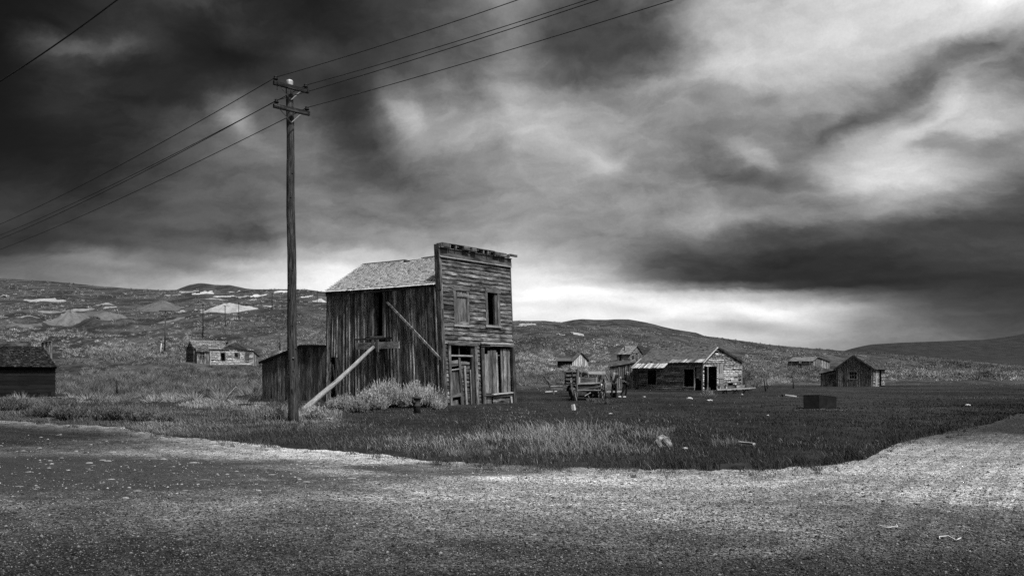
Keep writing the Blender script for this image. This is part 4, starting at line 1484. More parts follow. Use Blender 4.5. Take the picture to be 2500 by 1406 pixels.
    shed = MB().hexa([[[fS(s, z, d) for d in (-3, 0.1)] for z in ((zA + .02, zA + .1) if s == 0 else (zB + .02, zB + .1))] for s in (0, LL + .1)], .5, 0).build('shed_roof', M_BLACKW, root)
    vwall(root, fS, LL, lambda s: zA + (zB - zA) * s / LL, .2, [], M_SIDE, 'shed_board', batten=.06, tone=(.6, 1.9))
    vwall(root, lambda s, z, d: fS(LL, z, -s) + Vector((dL.x, dL.y, 0)) * d, 3, zB, .3, [], M_SIDE, 'shed_board', tone=(.5, 1))


build_white_house()


# ------------------------------------------------------------------ cabin at right
def build_cabin():
    O = Vector((40.66, 90.5, 0.0))
    dF, dS = Vector((-.77, .64)), Vector((.64, .77))
    root = empty('gabled_cabin', O, 'small board and batten cabin with a six pane window, rightmost building in the field', 'cabin')
    fF = lambda s, z, d: Vector((O.x + dF.x * s - dS.x * d, O.y + dF.y * s - dS.y * d, z))
    fS = lambda s, z, d: Vector((O.x + dS.x * s - dF.x * d, O.y + dS.y * s - dF.y * d, z))
    LF = inv(fF, 2042, 920)[0]
    sa, za = inv(fF, 2084.4, 868)
    zr, zl = inv(fF, 2131, 898)[1], inv(fF, 2042, 898)[1]
    top = lambda s: zr + (za - zr) * s / sa if s < sa else za + (zl - za) * (s - sa) / (LF - sa)
    w = op_of(fF, 2073, 908, 2091.5, 924)
    vwall(root, fF, LF, top, .19, [w], M_CLAP, 'board', tone=(.8, 2.0), batten=.05, z0=-.05)
    opening_part(root, fF, w, 'window', (3, 2), tone=.8, mat=M_PALE)
    LS = inv(fS, 2160, 920)[0]
    d_ = op_of(fS, 2146, 902, 2151.5, 945)
    hwall(root, fS, LS, zr - .05, .17, [(d_[0], d_[1], -.1, d_[3])], M_PEEL, tone=(.25, .95), split=.5, miss=.05)
    pxp(root, 'leaning_board', fS, 2138, 902, 2141, 945, .03, .06, M_PALE, tone=1.0)
    dV = Vector((dS.x, dS.y, 0))
    e0, r0, k0 = fF(-.25, zr - .15, .2), fF(sa, za + .06, .2), fF(LF + .25, zl - .15, .2)
    Ld = LS + .4
    slope(root, (e0, e0 + dV * Ld, r0 + dV * Ld, r0), M_SHIN_D, 'roof', rowh=.22, sw=.2, lift=.02, tone=(.2, 1.3))
    slope(root, (k0, k0 + dV * Ld, r0 + dV * Ld, r0), M_ROOF_G, 'roof', rowh=.25, sw=.3)
    for (a, b) in ((fF(-.25, zr - .22, .22), fF(sa, za - .02, .22)), (fF(LF + .25, zl - .22, .22), fF(sa, za - .02, .22))):
        MB().box(a, b, (0, 0, .1), (-dS.x * .02, -dS.y * .02, 0), .4).build('rake_board', M_SIDE, root)
    MB().bar(r0 + Vector((0, 0, .05)) + dV * .3, r0 + dV * (Ld - .2) + Vector((0, 0, -.03)), .2, .04, .9).build('ridge_cap', M_PALE, root)
    # other walls
    vwall(root, lambda s, z, d: fF(LF + d, z, -s), LS, zl, .3, [], M_CLAP, 'wall_board', joined=True)
    vwall(root, lambda s, z, d: fF(s, z, -LS - d), LF, top, .3, [], M_CLAP, 'wall_board', joined=True)
    # lean-to on the left
    oL = fF(LF, 0, -.1)
    fL = lambda s, z, d: Vector((oL.x + dF.x * s - dS.x * d, oL.y + dF.y * s - dS.y * d, z))
    LL = inv(fL, 2003.5, 930)[0]
    zA, zB = inv(fL, 2042, 904)[1], inv(fL, 2003, 914)[1]
    tp = lambda s: zA + (zB - zA) * s / LL
    hz = inv(fL, 2020, 930)[1]
    hwall(root, lambda s, z, d: fL(s, z, d), LL - .6, tp, .16, [], M_SIDE, 'shed_siding', z0=hz, tone=(.5, .8))
    vwall(root, fL, LL - .6, hz, .2, [], M_SIDE, 'shed_board', tone=(.4, 1.4))
    vwall(root, lambda s, z, d: fL(LL - .6 + s, z, d), .6, lambda s: tp(LL - .6 + s), .2, [], M_CLAP, 'shed_board', tone=(.8, 1.3))
    MB().hexa([[[fL(s, z + q, d) for d in (-2.5, .15)] for q in (.02, .1)] for s, z in ((-.05, zA), (LL + .15, zB))], .5, 0).build('shed_roof', M_BLACKW, root)
    vwall(root, lambda s, z, d: fL(LL + d, z, -s), 2.5, zB, .3, [], M_SIDE, 'shed_board', tone=(.5, 1))


build_cabin()


# ------------------------------------------------------------------ house on the slope at left
def build_left_house():
    g = ground_at(566, 892)
    root = empty('hillside_house', g, 'pale weathered cottage with several roofs on the slope left of the utility pole', 'house')
    Y = g.y
    z0 = g.z
    dx = Vector((.80, 0.60)).normalized()
    O = Vector(((514 - 1250) / FOC * Y, Y, z0))
    f1 = lambda s, z, d: Vector((O.x + dx.x * s + dx.y * d, O.y + dx.y * s - dx.x * d, O.z + z))
    L = inv(f1, 618, 875)[0]
    zt = inv(f1, 566, 852)[1]
    W1, W2, W3 = op_of(f1, 539.5, 859, 549, 880), op_of(f1, 573, 862, 584, 872.5), op_of(f1, 598.5, 862, 606.5, 882)
    hwall(root, f1, L, zt, .19, [W1, W2, W3], M_PEEL, 'clapboard', z0=0.05, tone=(.35, 1.25), split=.9, th=.03, miss=.03)
    for w in (W1, W2, W3):
        opening_part(root, f1, w, 'window', tone=.35, fw=.1)
    piece(root, 'corner_board', f1, -.1, .06, 0, zt, 0, .05, M_PALE, tone=.9)
    piece(root, 'corner_board', f1, L - .06, L + .06, 0, zt, 0, .05, M_PALE, tone=.8)
    depth = Vector((-.60, .80)).normalized() * 4.5
    dep = Vector((depth.x, depth.y, 0))
    # left block set back with the shaded gable end
    zE, zR = zt - .05, inv(f1, 520, 832)[1]
    sL = inv(f1, 473, 875)[0]
    eL, eR = f1(sL, zE, .15), f1(inv(f1, 560, 860)[0], zE, .15)
    mid = dep * .5
    rL, rR = f1(sL, zR, 0) + mid, f1(inv(f1, 559, 840)[0], zR, 0) + mid
    slope(root, (eL, eR, rR, rL), M_CLAP, 'roof', rowh=.35, sw=.9, tone=(.5, 1.2), lift=.03)
    MB().bar(rL, rR, .3, .06, 1.3).build('ridge_board', M_PALE, root)
    slope(root, (f1(sL, zE, 0) + dep, f1(L, zE, 0) + dep, rR, rL), M_ROOF_G, 'roof', rowh=.4, sw=.5)
    fE = lambda s, z, d: f1(sL - d, z, -s)
    hwall(root, fE, 4.5, lambda s: zE + (zR - zE) * (1 - abs(s - 2.25) / 2.25), .2, [op_of(fE, 455, 860, 460, 880)] if 0 else [], M_CLAP, 'clapboard', z0=0, tone=(.4, 1), joined=True)
    vwall(root, lambda s, z, d: f1(sL + s, z, d), -sL, zE, .25, [], M_SIDE, 'board', joined=True)
    # gable extension further left
    f0 = lambda s, z, d: f1(sL - 2.0 + s, z, d - 1.2)
    # entrance porch with its own little roof and window
    sp0, sp1 = inv(f1, 476, 880)[0], inv(f1, 505, 880)[0]
    fP = lambda s, z, d: f1(sp0 + s, z, d + 1.1)
    LP = sp1 - sp0
    wz = op_of(fP, 487, 861, 499, 873)
    vwall(root, fP, LP, zt - .5, .2, [wz], M_SIDE, 'board', tone=(.8, 1.6), z0=-.2)
    opening_part(root, fP, wz, 'window', (3, 2), tone=.9, fw=.08)
    vwall(root, lambda s, z, d: f1(sp0 - d, z, 1.1 - s), 1.1, zt - .4, .2, [], M_SIDE, 'board', tone=(.8, 1.4), z0=-.2)
    zz0, zz1 = zt - .55, zt - .1 + .35
    slope(root, (fP(-.15, zz0, .2), fP(LP + .1, zz0, .2), fP(LP + .1, zz1, -.9), fP(.0, zz1, -.9)), M_SHIN_D, 'porch_roof', rowh=.22, sw=.25, tone=(.8, 1.5))
    # cross gable with the dark face
    sa, sb, sc = inv(f1, 543, 850)[0], inv(f1, 600, 851)[0], inv(f1, 573, 836)[0]
    za = inv(f1, 573, 836.5)[1]
    mg = MB()
    A, B_, C_ = f1(sa, zt + .05, .1), f1(sb, zt + .05, .1), f1(sc, za, .1)
    mg.quad([A, B_, C_], [(0, 0), (3, 0), (1.5, 1)], .35)
    q = [p + dep * .05 for p in (A, C_, B_)]
    mg.quad(q, [(0, 0), (1.5, 1), (3, 0)], .35)
    mg.build('gable_end', M_SIDE, root)
    nb = Vector((0, 0, .12))
    for (p, qn) in ((A, 'a'), (B_, 'b')):
        out = (p - C_) * .06
        slope(root, (p + out + nb * .3, p + out + dep * .9, C_ + dep * .9, C_ + nb * .3), M_ROOF_G, 'roof', rowh=.3, sw=.4, tone=(1, 1.8))
    # low roof over the right part and the lean-to
    slope(root, (f1(sb - 1.5, zt + .02, .25), f1(L + .25, zt - .25, .25), f1(L + .1, zt + .2, -1.8), f1(sb - 1.5, zt + .3, -1.8)), M_ROOF_G, 'roof', rowh=.3, sw=.4, tone=(.8, 1.5))
    fT = lambda s, z, d: f1(L + s * .80, z, d - s * .6 - .3)
    LT = 2.0
    vwall(root, fT, LT, lambda s: zt - .3 - .45 * s, .22, [], M_SIDE, 'lean_to_board', tone=(.8, 1.5), z0=-.3)
    MB().hexa([[[fT(s, z + q, d) for d in (-2.5, .15)] for q in (.02, .09)] for s, z in ((0, zt - .3), (LT + .1, zt - .3 - .45 * (LT + .1)))], .6, 0).build('lean_to_roof', M_BLACKW, root)
    hwall(root, lambda s, z, d: f1(s, z, -4.5 - d), L, zt, .4, [], M_CLAP, joined=True)
    # foundation skirting and front debris boards
    for (x0, y0, x1, y1) in [(516, 889, 612, 891), (549, 893, 553, 899)]:
        pxp(root, 'loose_board', f1, x0, y0, x1, y1, .05, .1, M_PALE, 's', .6)
    # stovepipe leaning out behind the ridge
    p = MB().tube([rR + Vector((0, 0, -.4)), at(557.5, 834, Y + 2), at(548, 806, Y + 2), at(545, 800, Y + 2)], .05, 6, .6).build('stovepipe', M_IRON, root)


build_left_house()


# ------------------------------------------------------------------ dark shingled building at the left edge
def build_left_barn():
    Yb = 52.0
    O = at(134.5, 969, Yb)
    O.z = 0
    root = empty('shingle_roofed_barn', O, 'long black walled building with a pale speckled shingle roof at the left edge', 'barn')
    d = Vector((-.66, -.75)).normalized()
    f = lambda s, z, dd: Vector((O.x + d.x * s - d.y * dd, O.y + d.y * s + d.x * dd, z))
    ze = inv(f, 60, 894)[1]
    L = 9.0
    hwall(root, f, L, ze, .26, [], M_BLACKW, 'siding_board', z0=.35, tone=(.6, 1.3), split=.6, lap=.008)
    vwall(root, f, L, .37, .22, [], M_BLACKW, 'skirting_board', tone=(.5, 1.5), z0=-.05)
    dep = Vector((-.75, .66, 0)) * 4.6
    r0 = at(104, 846, O.y + dep.y / 2)
    r1 = r0 + Vector((d.x, d.y, 0)) * 9
    e0, e1 = f(-.03, ze - .03, .2), f(L, ze - .03, .2)
    slope(root, (e0, e1, r1, r0), M_SHIN_D, 'roof', rowh=.13, sw=.14, lift=.022, tone=(.08, .6), th=.014)
    slope(root, (e0 + dep, e1 + dep, r1, r0), M_SHIN_D, 'roof', rowh=.3, sw=.4)
    hwall(root, lambda s, z, dd: f(-dd, z, -s), 4.4, lambda s: ze + (r0.z - ze) * (1 - abs(s - 2.2) / 2.2), .26, [], M_BLACKW, 'siding_board', joined=True)
    hwall(root, lambda s, z, dd: f(s, z, -4.4 - dd), L, ze, .4, [], M_BLACKW, 'siding_board', joined=True)
    b = MB().bar(f(-.05, ze - .08, .1), f(L, ze - .08, .1), .08, .14, .4).build('eave_board', M_BLACKW, root)
    # low roof of the next building showing above the ridge
    root2 = empty('distant_shed', at(60, 846, 60) * 1.0, 'flat roofed dark shed just showing above the ridge of the black walled barn', 'shed')
    root2.location.z = float(terrain(root2.location.x, 60))
    p = [at(-40, 831, 62), at(68, 833, 62), at(70, 845, 62), at(-40, 845, 62)]
    m = MB()
    m.hexa([[[at(x, y, Y_) for y in (833, 866)] for Y_ in (60, 63)] for x in (-60, 76)], .8, 0).build('roof', M_SIDE, root2)
    m = MB()
    m.hexa([[[Vector((at(x, 866, Y_).x, Y_, z)) for z in (0, at(x, 866, 60).z)] for Y_ in (60.3, 62.7)] for x in (-58, 74)], .8, 0).build('wall', M_BLACKW, root2)
    # small open frame dormer at the right end
    d0 = empty('roof_hatch', (at(112, 846, 58).x, 58, 0), 'small open timber frame with a tilted lid behind the right end of the black barn', 'frame')
    for (x, n) in ((104, 'post'), (113, 'post'), (122, 'post'), (125, 'post')):
        a = at(x, 846, 58)
        MB().bar((a.x, 58, 0), at(x, 833, 58), .1, .1, 1.2).build('post', M_SIDE, d0)
    MB().bar(at(100, 836, 58), at(126, 832.5, 58), .5, .05, 1.0, up=(0, 0, 1)).build('lid', M_SIDE, d0)


build_left_barn()


# ------------------------------------------------------------------ three distant buildings
def far_house(name, label, base, xs, ridge_y, eave_y, gx, apex, gy, mats, front_dark=1.0, extra=None, cat='shed', ops_front=(), ops_gable=(), depth=4.0, joined=True, rooftone=(.8, 1.5), roofmat=None):
    """front wall from xs[0] to xs[1] at base pixel; gable wall from xs[1] to gx"""
    g = ground_at(xs[1], base)
    root = empty(name, g, label, cat)
    Y = g.y
    dF, dG = Vector((-.94, .34)), Vector((.62, .785))
    fF = lambda s, z, d: Vector((g.x + dF.x * s - .34 * d, g.y + dF.y * s - .94 * d, g.z + z))
    fG = lambda s, z, d: Vector((g.x + dG.x * s + .785 * d, g.y + dG.y * s - .62 * d, g.z + z))
    LF = inv(fF, xs[0], base - 5)[0]
    LG = inv(fG, gx, base - 5)[0]
    ze = inv(fF, xs[1] - .5, eave_y)[1]
    sa, za = inv(fG, apex[0], apex[1])
    oF = [op_of(fF, *o) for o in ops_front]
    oG = [op_of(fG, *o) for o in ops_gable]
    if mats[2] == 'h':
        hwall(root, fF, LF, ze, .25, oF, mats[0], 'siding_board', z0=-.4, joined=True, tone=(.5, 1.5))
    else:
        vwall(root, fF, LF, ze, .3, oF, mats[0], 'siding_board', z0=-.4, joined=True, tone=(.4, 1.7))
    top = lambda s: ze + (za - ze) * s / sa if s < sa else za + (ze - za) * (s - sa) / (LG - sa)
    if mats[2] == 'h':
        hwall(root, fG, LG, top, .25, oG, mats[1], 'gable_board', z0=-.4, joined=True)
    else:
        vwall(root, fG, LG, top, .35, oG, mats[1], 'gable_board', z0=-.4, joined=True, tone=(.5, 1.7))
    for o in oF:
        opening_part(root, fF, o, 'window', tone=.6)
    for o in oG:
        opening_part(root, fG, o, 'window', tone=1.2)
    dV = Vector((dF.x, dF.y, 0)) * LF
    e0, r0, k0 = fG(-.2, ze - .08, .25), fG(sa, za + .05, .25), fG(LG + .2, ze - .08, .25)
    rm = roofmat or M_ROOF_G
    slope(root, (e0, e0 + dV, r0 + dV, r0), rm, 'roof', rowh=.4, sw=.5, tone=rooftone)
    slope(root, (k0, k0 + dV, r0 + dV, r0), rm, 'roof', rowh=.4, sw=.5, tone=rooftone)
    vwall(root, lambda s, z, d: fG(s, z, -LF - d), LG, top, .4, [], mats[0], 'rear_board', z0=-.4, joined=True)
    vwall(root, lambda s, z, d: fF(s, z, -LG - d), LF, ze, .4, [], mats[0], 'rear_board', z0=-.4, joined=True)
    return root, fF, fG, LF, LG, ze


r_, fF, fG, LF, LG, ze = far_house('cabin_on_slope', 'small dark cabin with a chimney pipe on the slope above the gabled house', 881.5, (1506, 1538.5), 843, 863.5, 1567.5,
          (1554, 845), 863, (M_SIDE, M_CLAP, 'h'), ops_front=[(1512, 866, 1517, 880)], ops_gable=[(1543, 868, 1547, 879), (1551.5, 862, 1556.5, 884), (1560, 866, 1565, 878)], cat='cabin', rooftone=(1.0, 2.2))
pp = at(1524.5, 853, ground_at(1524, 880).y)
MB().tube([pp + Vector((0, 0, -.6)), pp + Vector((0, 0, .7))], .12, 8, .3).build('chimney', M_IRON, r_)

r_, fF, fG, LF, LG, ze = far_house('ruined_shed', 'half collapsed shed with a pale striped steep gable on the slope behind the truck', 894, (1388, 1397), 863, 881, 1436,
          (1417, 861), 880, (M_BLACKW, M_PALE, 'v'), rooftone=(.5, 1.0))
fN = lambda s_, z, d: fF(s_, z, d + .25)
L2 = inv(fN, 1361, 890)[0]
z2 = inv(fN, 1380, 881)[1]
vwall(r_, fN, L2, z2 - .05, .35, [], M_BLACKW, 'low_wall_board', z0=-.4, joined=True, tone=(.6, 1.6))
vwall(r_, lambda s_, z, d: fN(L2 + d, z, -s_), 2.6, z2 - .05, .35, [], M_BLACKW, 'low_wall_board', z0=-.4, joined=True)
MB().hexa([[[fN(s_, z2 + q + t_, d) for q in (0, .09)] for d, t_ in ((.3, -.05), (-2.6, .55))] for s_ in (-.3, L2 + .3)], .9, 0).build('low_roof', M_ROOF_G, r_)
far_house('long_low_shed', 'long low dark board shed on the slope left of the rightmost cabin', 894.5, (1923, 1984), 871, 880.5, 2025.5,
          (1994, 872), 880, (M_SIDE, M_SIDE, 'v'), ops_front=[(1951, 882, 1957, 893), (1976, 882, 1982, 893)], rooftone=(1.0, 2.0))

# ------------------------------------------------------------------ distant power poles and posts on the hillside
def far_pole(px, ytop, ybot, w, arm, label, name='distant_utility_pole', tone=.5, mat=None, group='distant utility poles on the hillside', cat='utility pole', lean=0):
    g = ground_at(px, ybot)
    root = empty(name, g, label, cat, group)
    mpp = g.y / FOC
    h = (ybot - ytop) * mpp
    MB().tube([g - Vector((0, 0, .4)), g + Vector((lean * mpp, 0, h))], [w * mpp * .55, w * mpp * .4], 8, tone).build('shaft', mat or M_POLE, root, True)
    for (dy, aw, th) in arm:
        c = g + Vector((lean * mpp, -.12, h - dy * mpp))
        dv = Vector((aw * mpp / 2, .2, 0))
        MB().bar(c - dv, c + dv, th * mpp, th * mpp, .35).build('crossarm', M_POLE, root)
    return root


far_pole(402, 759, 862, 3.6, [(1, 30, 2.2), (13, 20, 1.6)], 'distant pole with two crossarms, leftmost on the hillside', tone=1.5, lean=2.5)
far_pole(495.5, 743, 824, 2.6, [(1, 5, 2)], 'distant dark pole directly above the left end of the cottage roof', tone=.35)
far_pole(549.5, 747, 800, 2.2, [(1, 5, 1.6)], 'distant dark pole in front of the long white tailings heap', tone=.35)
far_pole(583, 738, 781, 1.8, [(1, 4, 1.4)], 'distant dark pole at the right end of the long white tailings heap', tone=.35)
far_pole(664.5, 716, 757, 1.6, [(1, 4, 1.3)], 'distant thin pole just left of the big utility pole', tone=.35)
far_pole(727.5, 707, 742, 1.3, [(1, 3.4, 1.1)], 'distant thin pole just right of the big utility pole', tone=.35)
far_pole(774.5, 710, 741, 1.3, [(1, 3.4, 1.1)], 'distant thin pole nearest the roof of the leaning building', tone=.35)
far_pole(683.5, 806, 856, 3.2, [], 'pale bare post standing on the slope left of the utility pole', 'wooden_post', 1.6, group=None, cat='post')
far_pole(391, 838, 864, 2.2, [], 'short pale post beside the foot of the distant double crossarm pole', 'wooden_post', 2.0, M_PALE, None, 'post', 3)
far_pole(287, 928, 962, 5.0, [], 'dark leaning fence post in the brush right of the black barn', 'fence_post', .5, group=None, cat='post', lean=-3)
far_pole(1871, 924, 955, 4.0, [], 'dark leaning post, left one of the pair near the trestle', 'fence_post', .5, group=None, cat='post', lean=-6)
far_pole(1875.5, 922, 949, 3.4, [], 'lighter leaning post, right one of the pair near the trestle', 'fence_post', 1.3, group=None, cat='post', lean=-5)
far_pole(1937, 917, 948, 3.6, [], 'grey upright post between the post pair and the rightmost cabin', 'fence_post', 1.2, group=None, cat='post')
far_pole(1347, 918, 946, 2.4, [], 'thin leaning stick in the brush left of the truck', 'fence_post', .6, group=None, cat='post', lean=-16)

# ------------------------------------------------------------------ the wagon
def wheel(parent, c, r, ax, rim_w=.08, spokes=12, mat=M_SIDE, tone=.6, name='wheel'):
    ax = Vector(ax).normalized()
    x = ax.cross(Vector((0, 0, 1))).normalized()
    y = ax.cross(x)
    m = MB()
    N = 28
    for i in range(N):
        a, b = 2 * math.pi * i / N, 2 * math.pi * (i + 1) / N
        P = lambda q, rr, d: Vector(c) + (x * math.cos(q) + y * math.sin(q)) * rr + ax * d
        m.hexa([[[P(q, rr, d) for d in (-rim_w / 2, rim_w / 2)] for rr in (r - .075, r)] for q in (a, b)], tone, 0)
    w = m.build(name, mat, parent)
    s = MB()
    for i in range(spokes):
        q = 2 * math.pi * i / spokes
        dr = x * math.cos(q) + y * math.sin(q)
        s.bar(Vector(c) + dr * .08, Vector(c) + dr * (r - .06), .035, .04, tone * random.uniform(.8, 1.5), up=ax)
    s.build('spokes', mat, w)
    MB().lathe(Vector(c) - ax * .16, [(.05, 0), (.075, .05), (.11, .1), (.11, .2), (.08, .27), (.05, .32)], 10, tone, ax).build('hub', mat, w, True)
    return w


def build_wagon():
    Y = 45.5
    O = Vector((at(1438, 980, Y).x, Y, 0))
    root = empty('wooden_wagon', O, 'old wooden farm wagon with tall spoked wheels standing in front of the truck', 'wagon')
    ey = Vector((.03, 1, 0)).normalized()
    ex = Vector((1, -.03, 0)).normalized()
    P = lambda x, y, z: O + ex * x + ey * y + Vector((0, 0, z))
    xl, xr = at(1398.5, 950, Y).x - O.x, at(1475, 950, Y).x - O.x
    wheel(root, P(xl, 0, .66), .67, (1, -.12, .16), tone=.8)
    wheel(root, P(xr, 0, .64), .66, (1, .02, -.03), tone=.8)
    wheel(root, P(xl + .05, 2.6, .62), .62, (1, 0, 0))
    wheel(root, P(xr - .05, 2.6, .62), .62, (1, 0, 0))
    MB().bar(P(xl, 0, .6), P(xr, 0, .6), .1, .1, 1.1).build('axle', M_TRIM, root)
    MB().tube([P(-.65, -.1, .58), P(-.2, -.12, .62), P(.7, -.1, .60)], .05, 8, 1.2).build('axle', M_TRIM, root)
    MB().bar(P(-.65, -.05, .66), P(.65, -.2, .86), .05, .05, 1.1).build('brace', M_TRIM, root)
    MB().bar(P(xl, 2.6, .6), P(xr, 2.6, .6), .1, .1, .6).build('axle', M_TRIM, root)
    # box: dark belly, pale sill, wide tail plank
    bx0, bx1 = at(1411, 930, Y).x - O.x, at(1463, 930, Y).x - O.x
    for i in range(7):
        a = bx0 + (bx1 - bx0) * i / 7
        MB().hexa([[[P(x, y, z) for z in (.93, .96)] for y in (.0, 3.2)] for x in (a + .004, a + (bx1 - bx0) / 7 - .004)], .4, 1).build('floor_plank', M_SIDE, root)
    MB().bar(P(bx0 - .03, -.06, .99), P(bx1 + .03, -.06, 1.04), .1, .08, 1.0).build('sill', M_PALE, root)
    MB().hexa([[[P(x, y, z) for z in (1.06, 1.35)] for y in (-.06, -.02)] for x in (bx0 + .08, bx1 - .03)], 1.0, 0).build('tail_board', M_TRIM, root)
    MB().hexa([[[P(x, y, z) for z in (1.05, 1.36)] for y in (-.1, -.062)] for x in (bx0 + .03, bx0 + .12)], 1.0, 2).build('cleat', M_PALE, root)
    MB().hexa([[[P(x, y, z) for z in (1.05, 1.36)] for y in (-.1, -.062)] for x in (bx1 - .22, bx1 - .14)], .8, 2).build('cleat', M_PALE, root)
    for (x0) in (bx0, bx1 - .03):
        for k_ in range(2):
            MB().hexa([[[P(x, y, z) for z in (.97 + .17 * k_, 1.13 + .17 * k_)] for y in (0, 3.2)] for x in (x0, x0 + .03)], .5, 1).build('side_board', M_SIDE, root)
    # standing stake at the left corner, leaning pole, bolster
    MB().bar(P(bx0 - .04, -.08, .25), P(bx0 - .06, -.08, 1.83), .07, .07, .6).build('stake', M_SIDE, root)
    MB().bar(P(bx0 + .02, -.05, 1.05), P(bx0 + .01, -.08, 1.88), .05, .05, 1.0).build('stake', M_PALE, root)
    MB().bar(P(bx1 + .02, -.05, .8), P(bx1 + .0, -.08, 1.42), .07, .06, .5).build('stake', M_SIDE, root)
    MB().hexa([[[P(x, y, z) for z in (.72, .92)] for y in (-.04, .1)] for x in (bx0 - .1, bx1 + .1)], .35, 0).build('bolster', M_SIDE, root)
    MB().lathe(P(.0, .4, .72), [(.36, 0), (.36, .03), (.3, .1), (.15, .18), (0, .2)], 14, .6).build('turntable', M_IRON, root, True)
    MB().bar(P(-.1, .3, .5), P(.02, -.5, .08), .05, .05, .4).build('reach_pole', M_SIDE, root)
    MB().bar(P(.1, -.1, .5), P(-.25, -.2, .3), .03, .03, 1.4).build('brace', M_PALE, root)
    MB().bar(P(-.2, -.4, .12), P(.7, -.2, .16), .12, .04, .7).build('reach_pole', M_TRIM, root)
    MB().bar(P(xl + .1, -.12, .52), P(xl + .18, -.9, .03), .04, .04, .9).build('tongue', M_TRIM, root)


build_wagon()


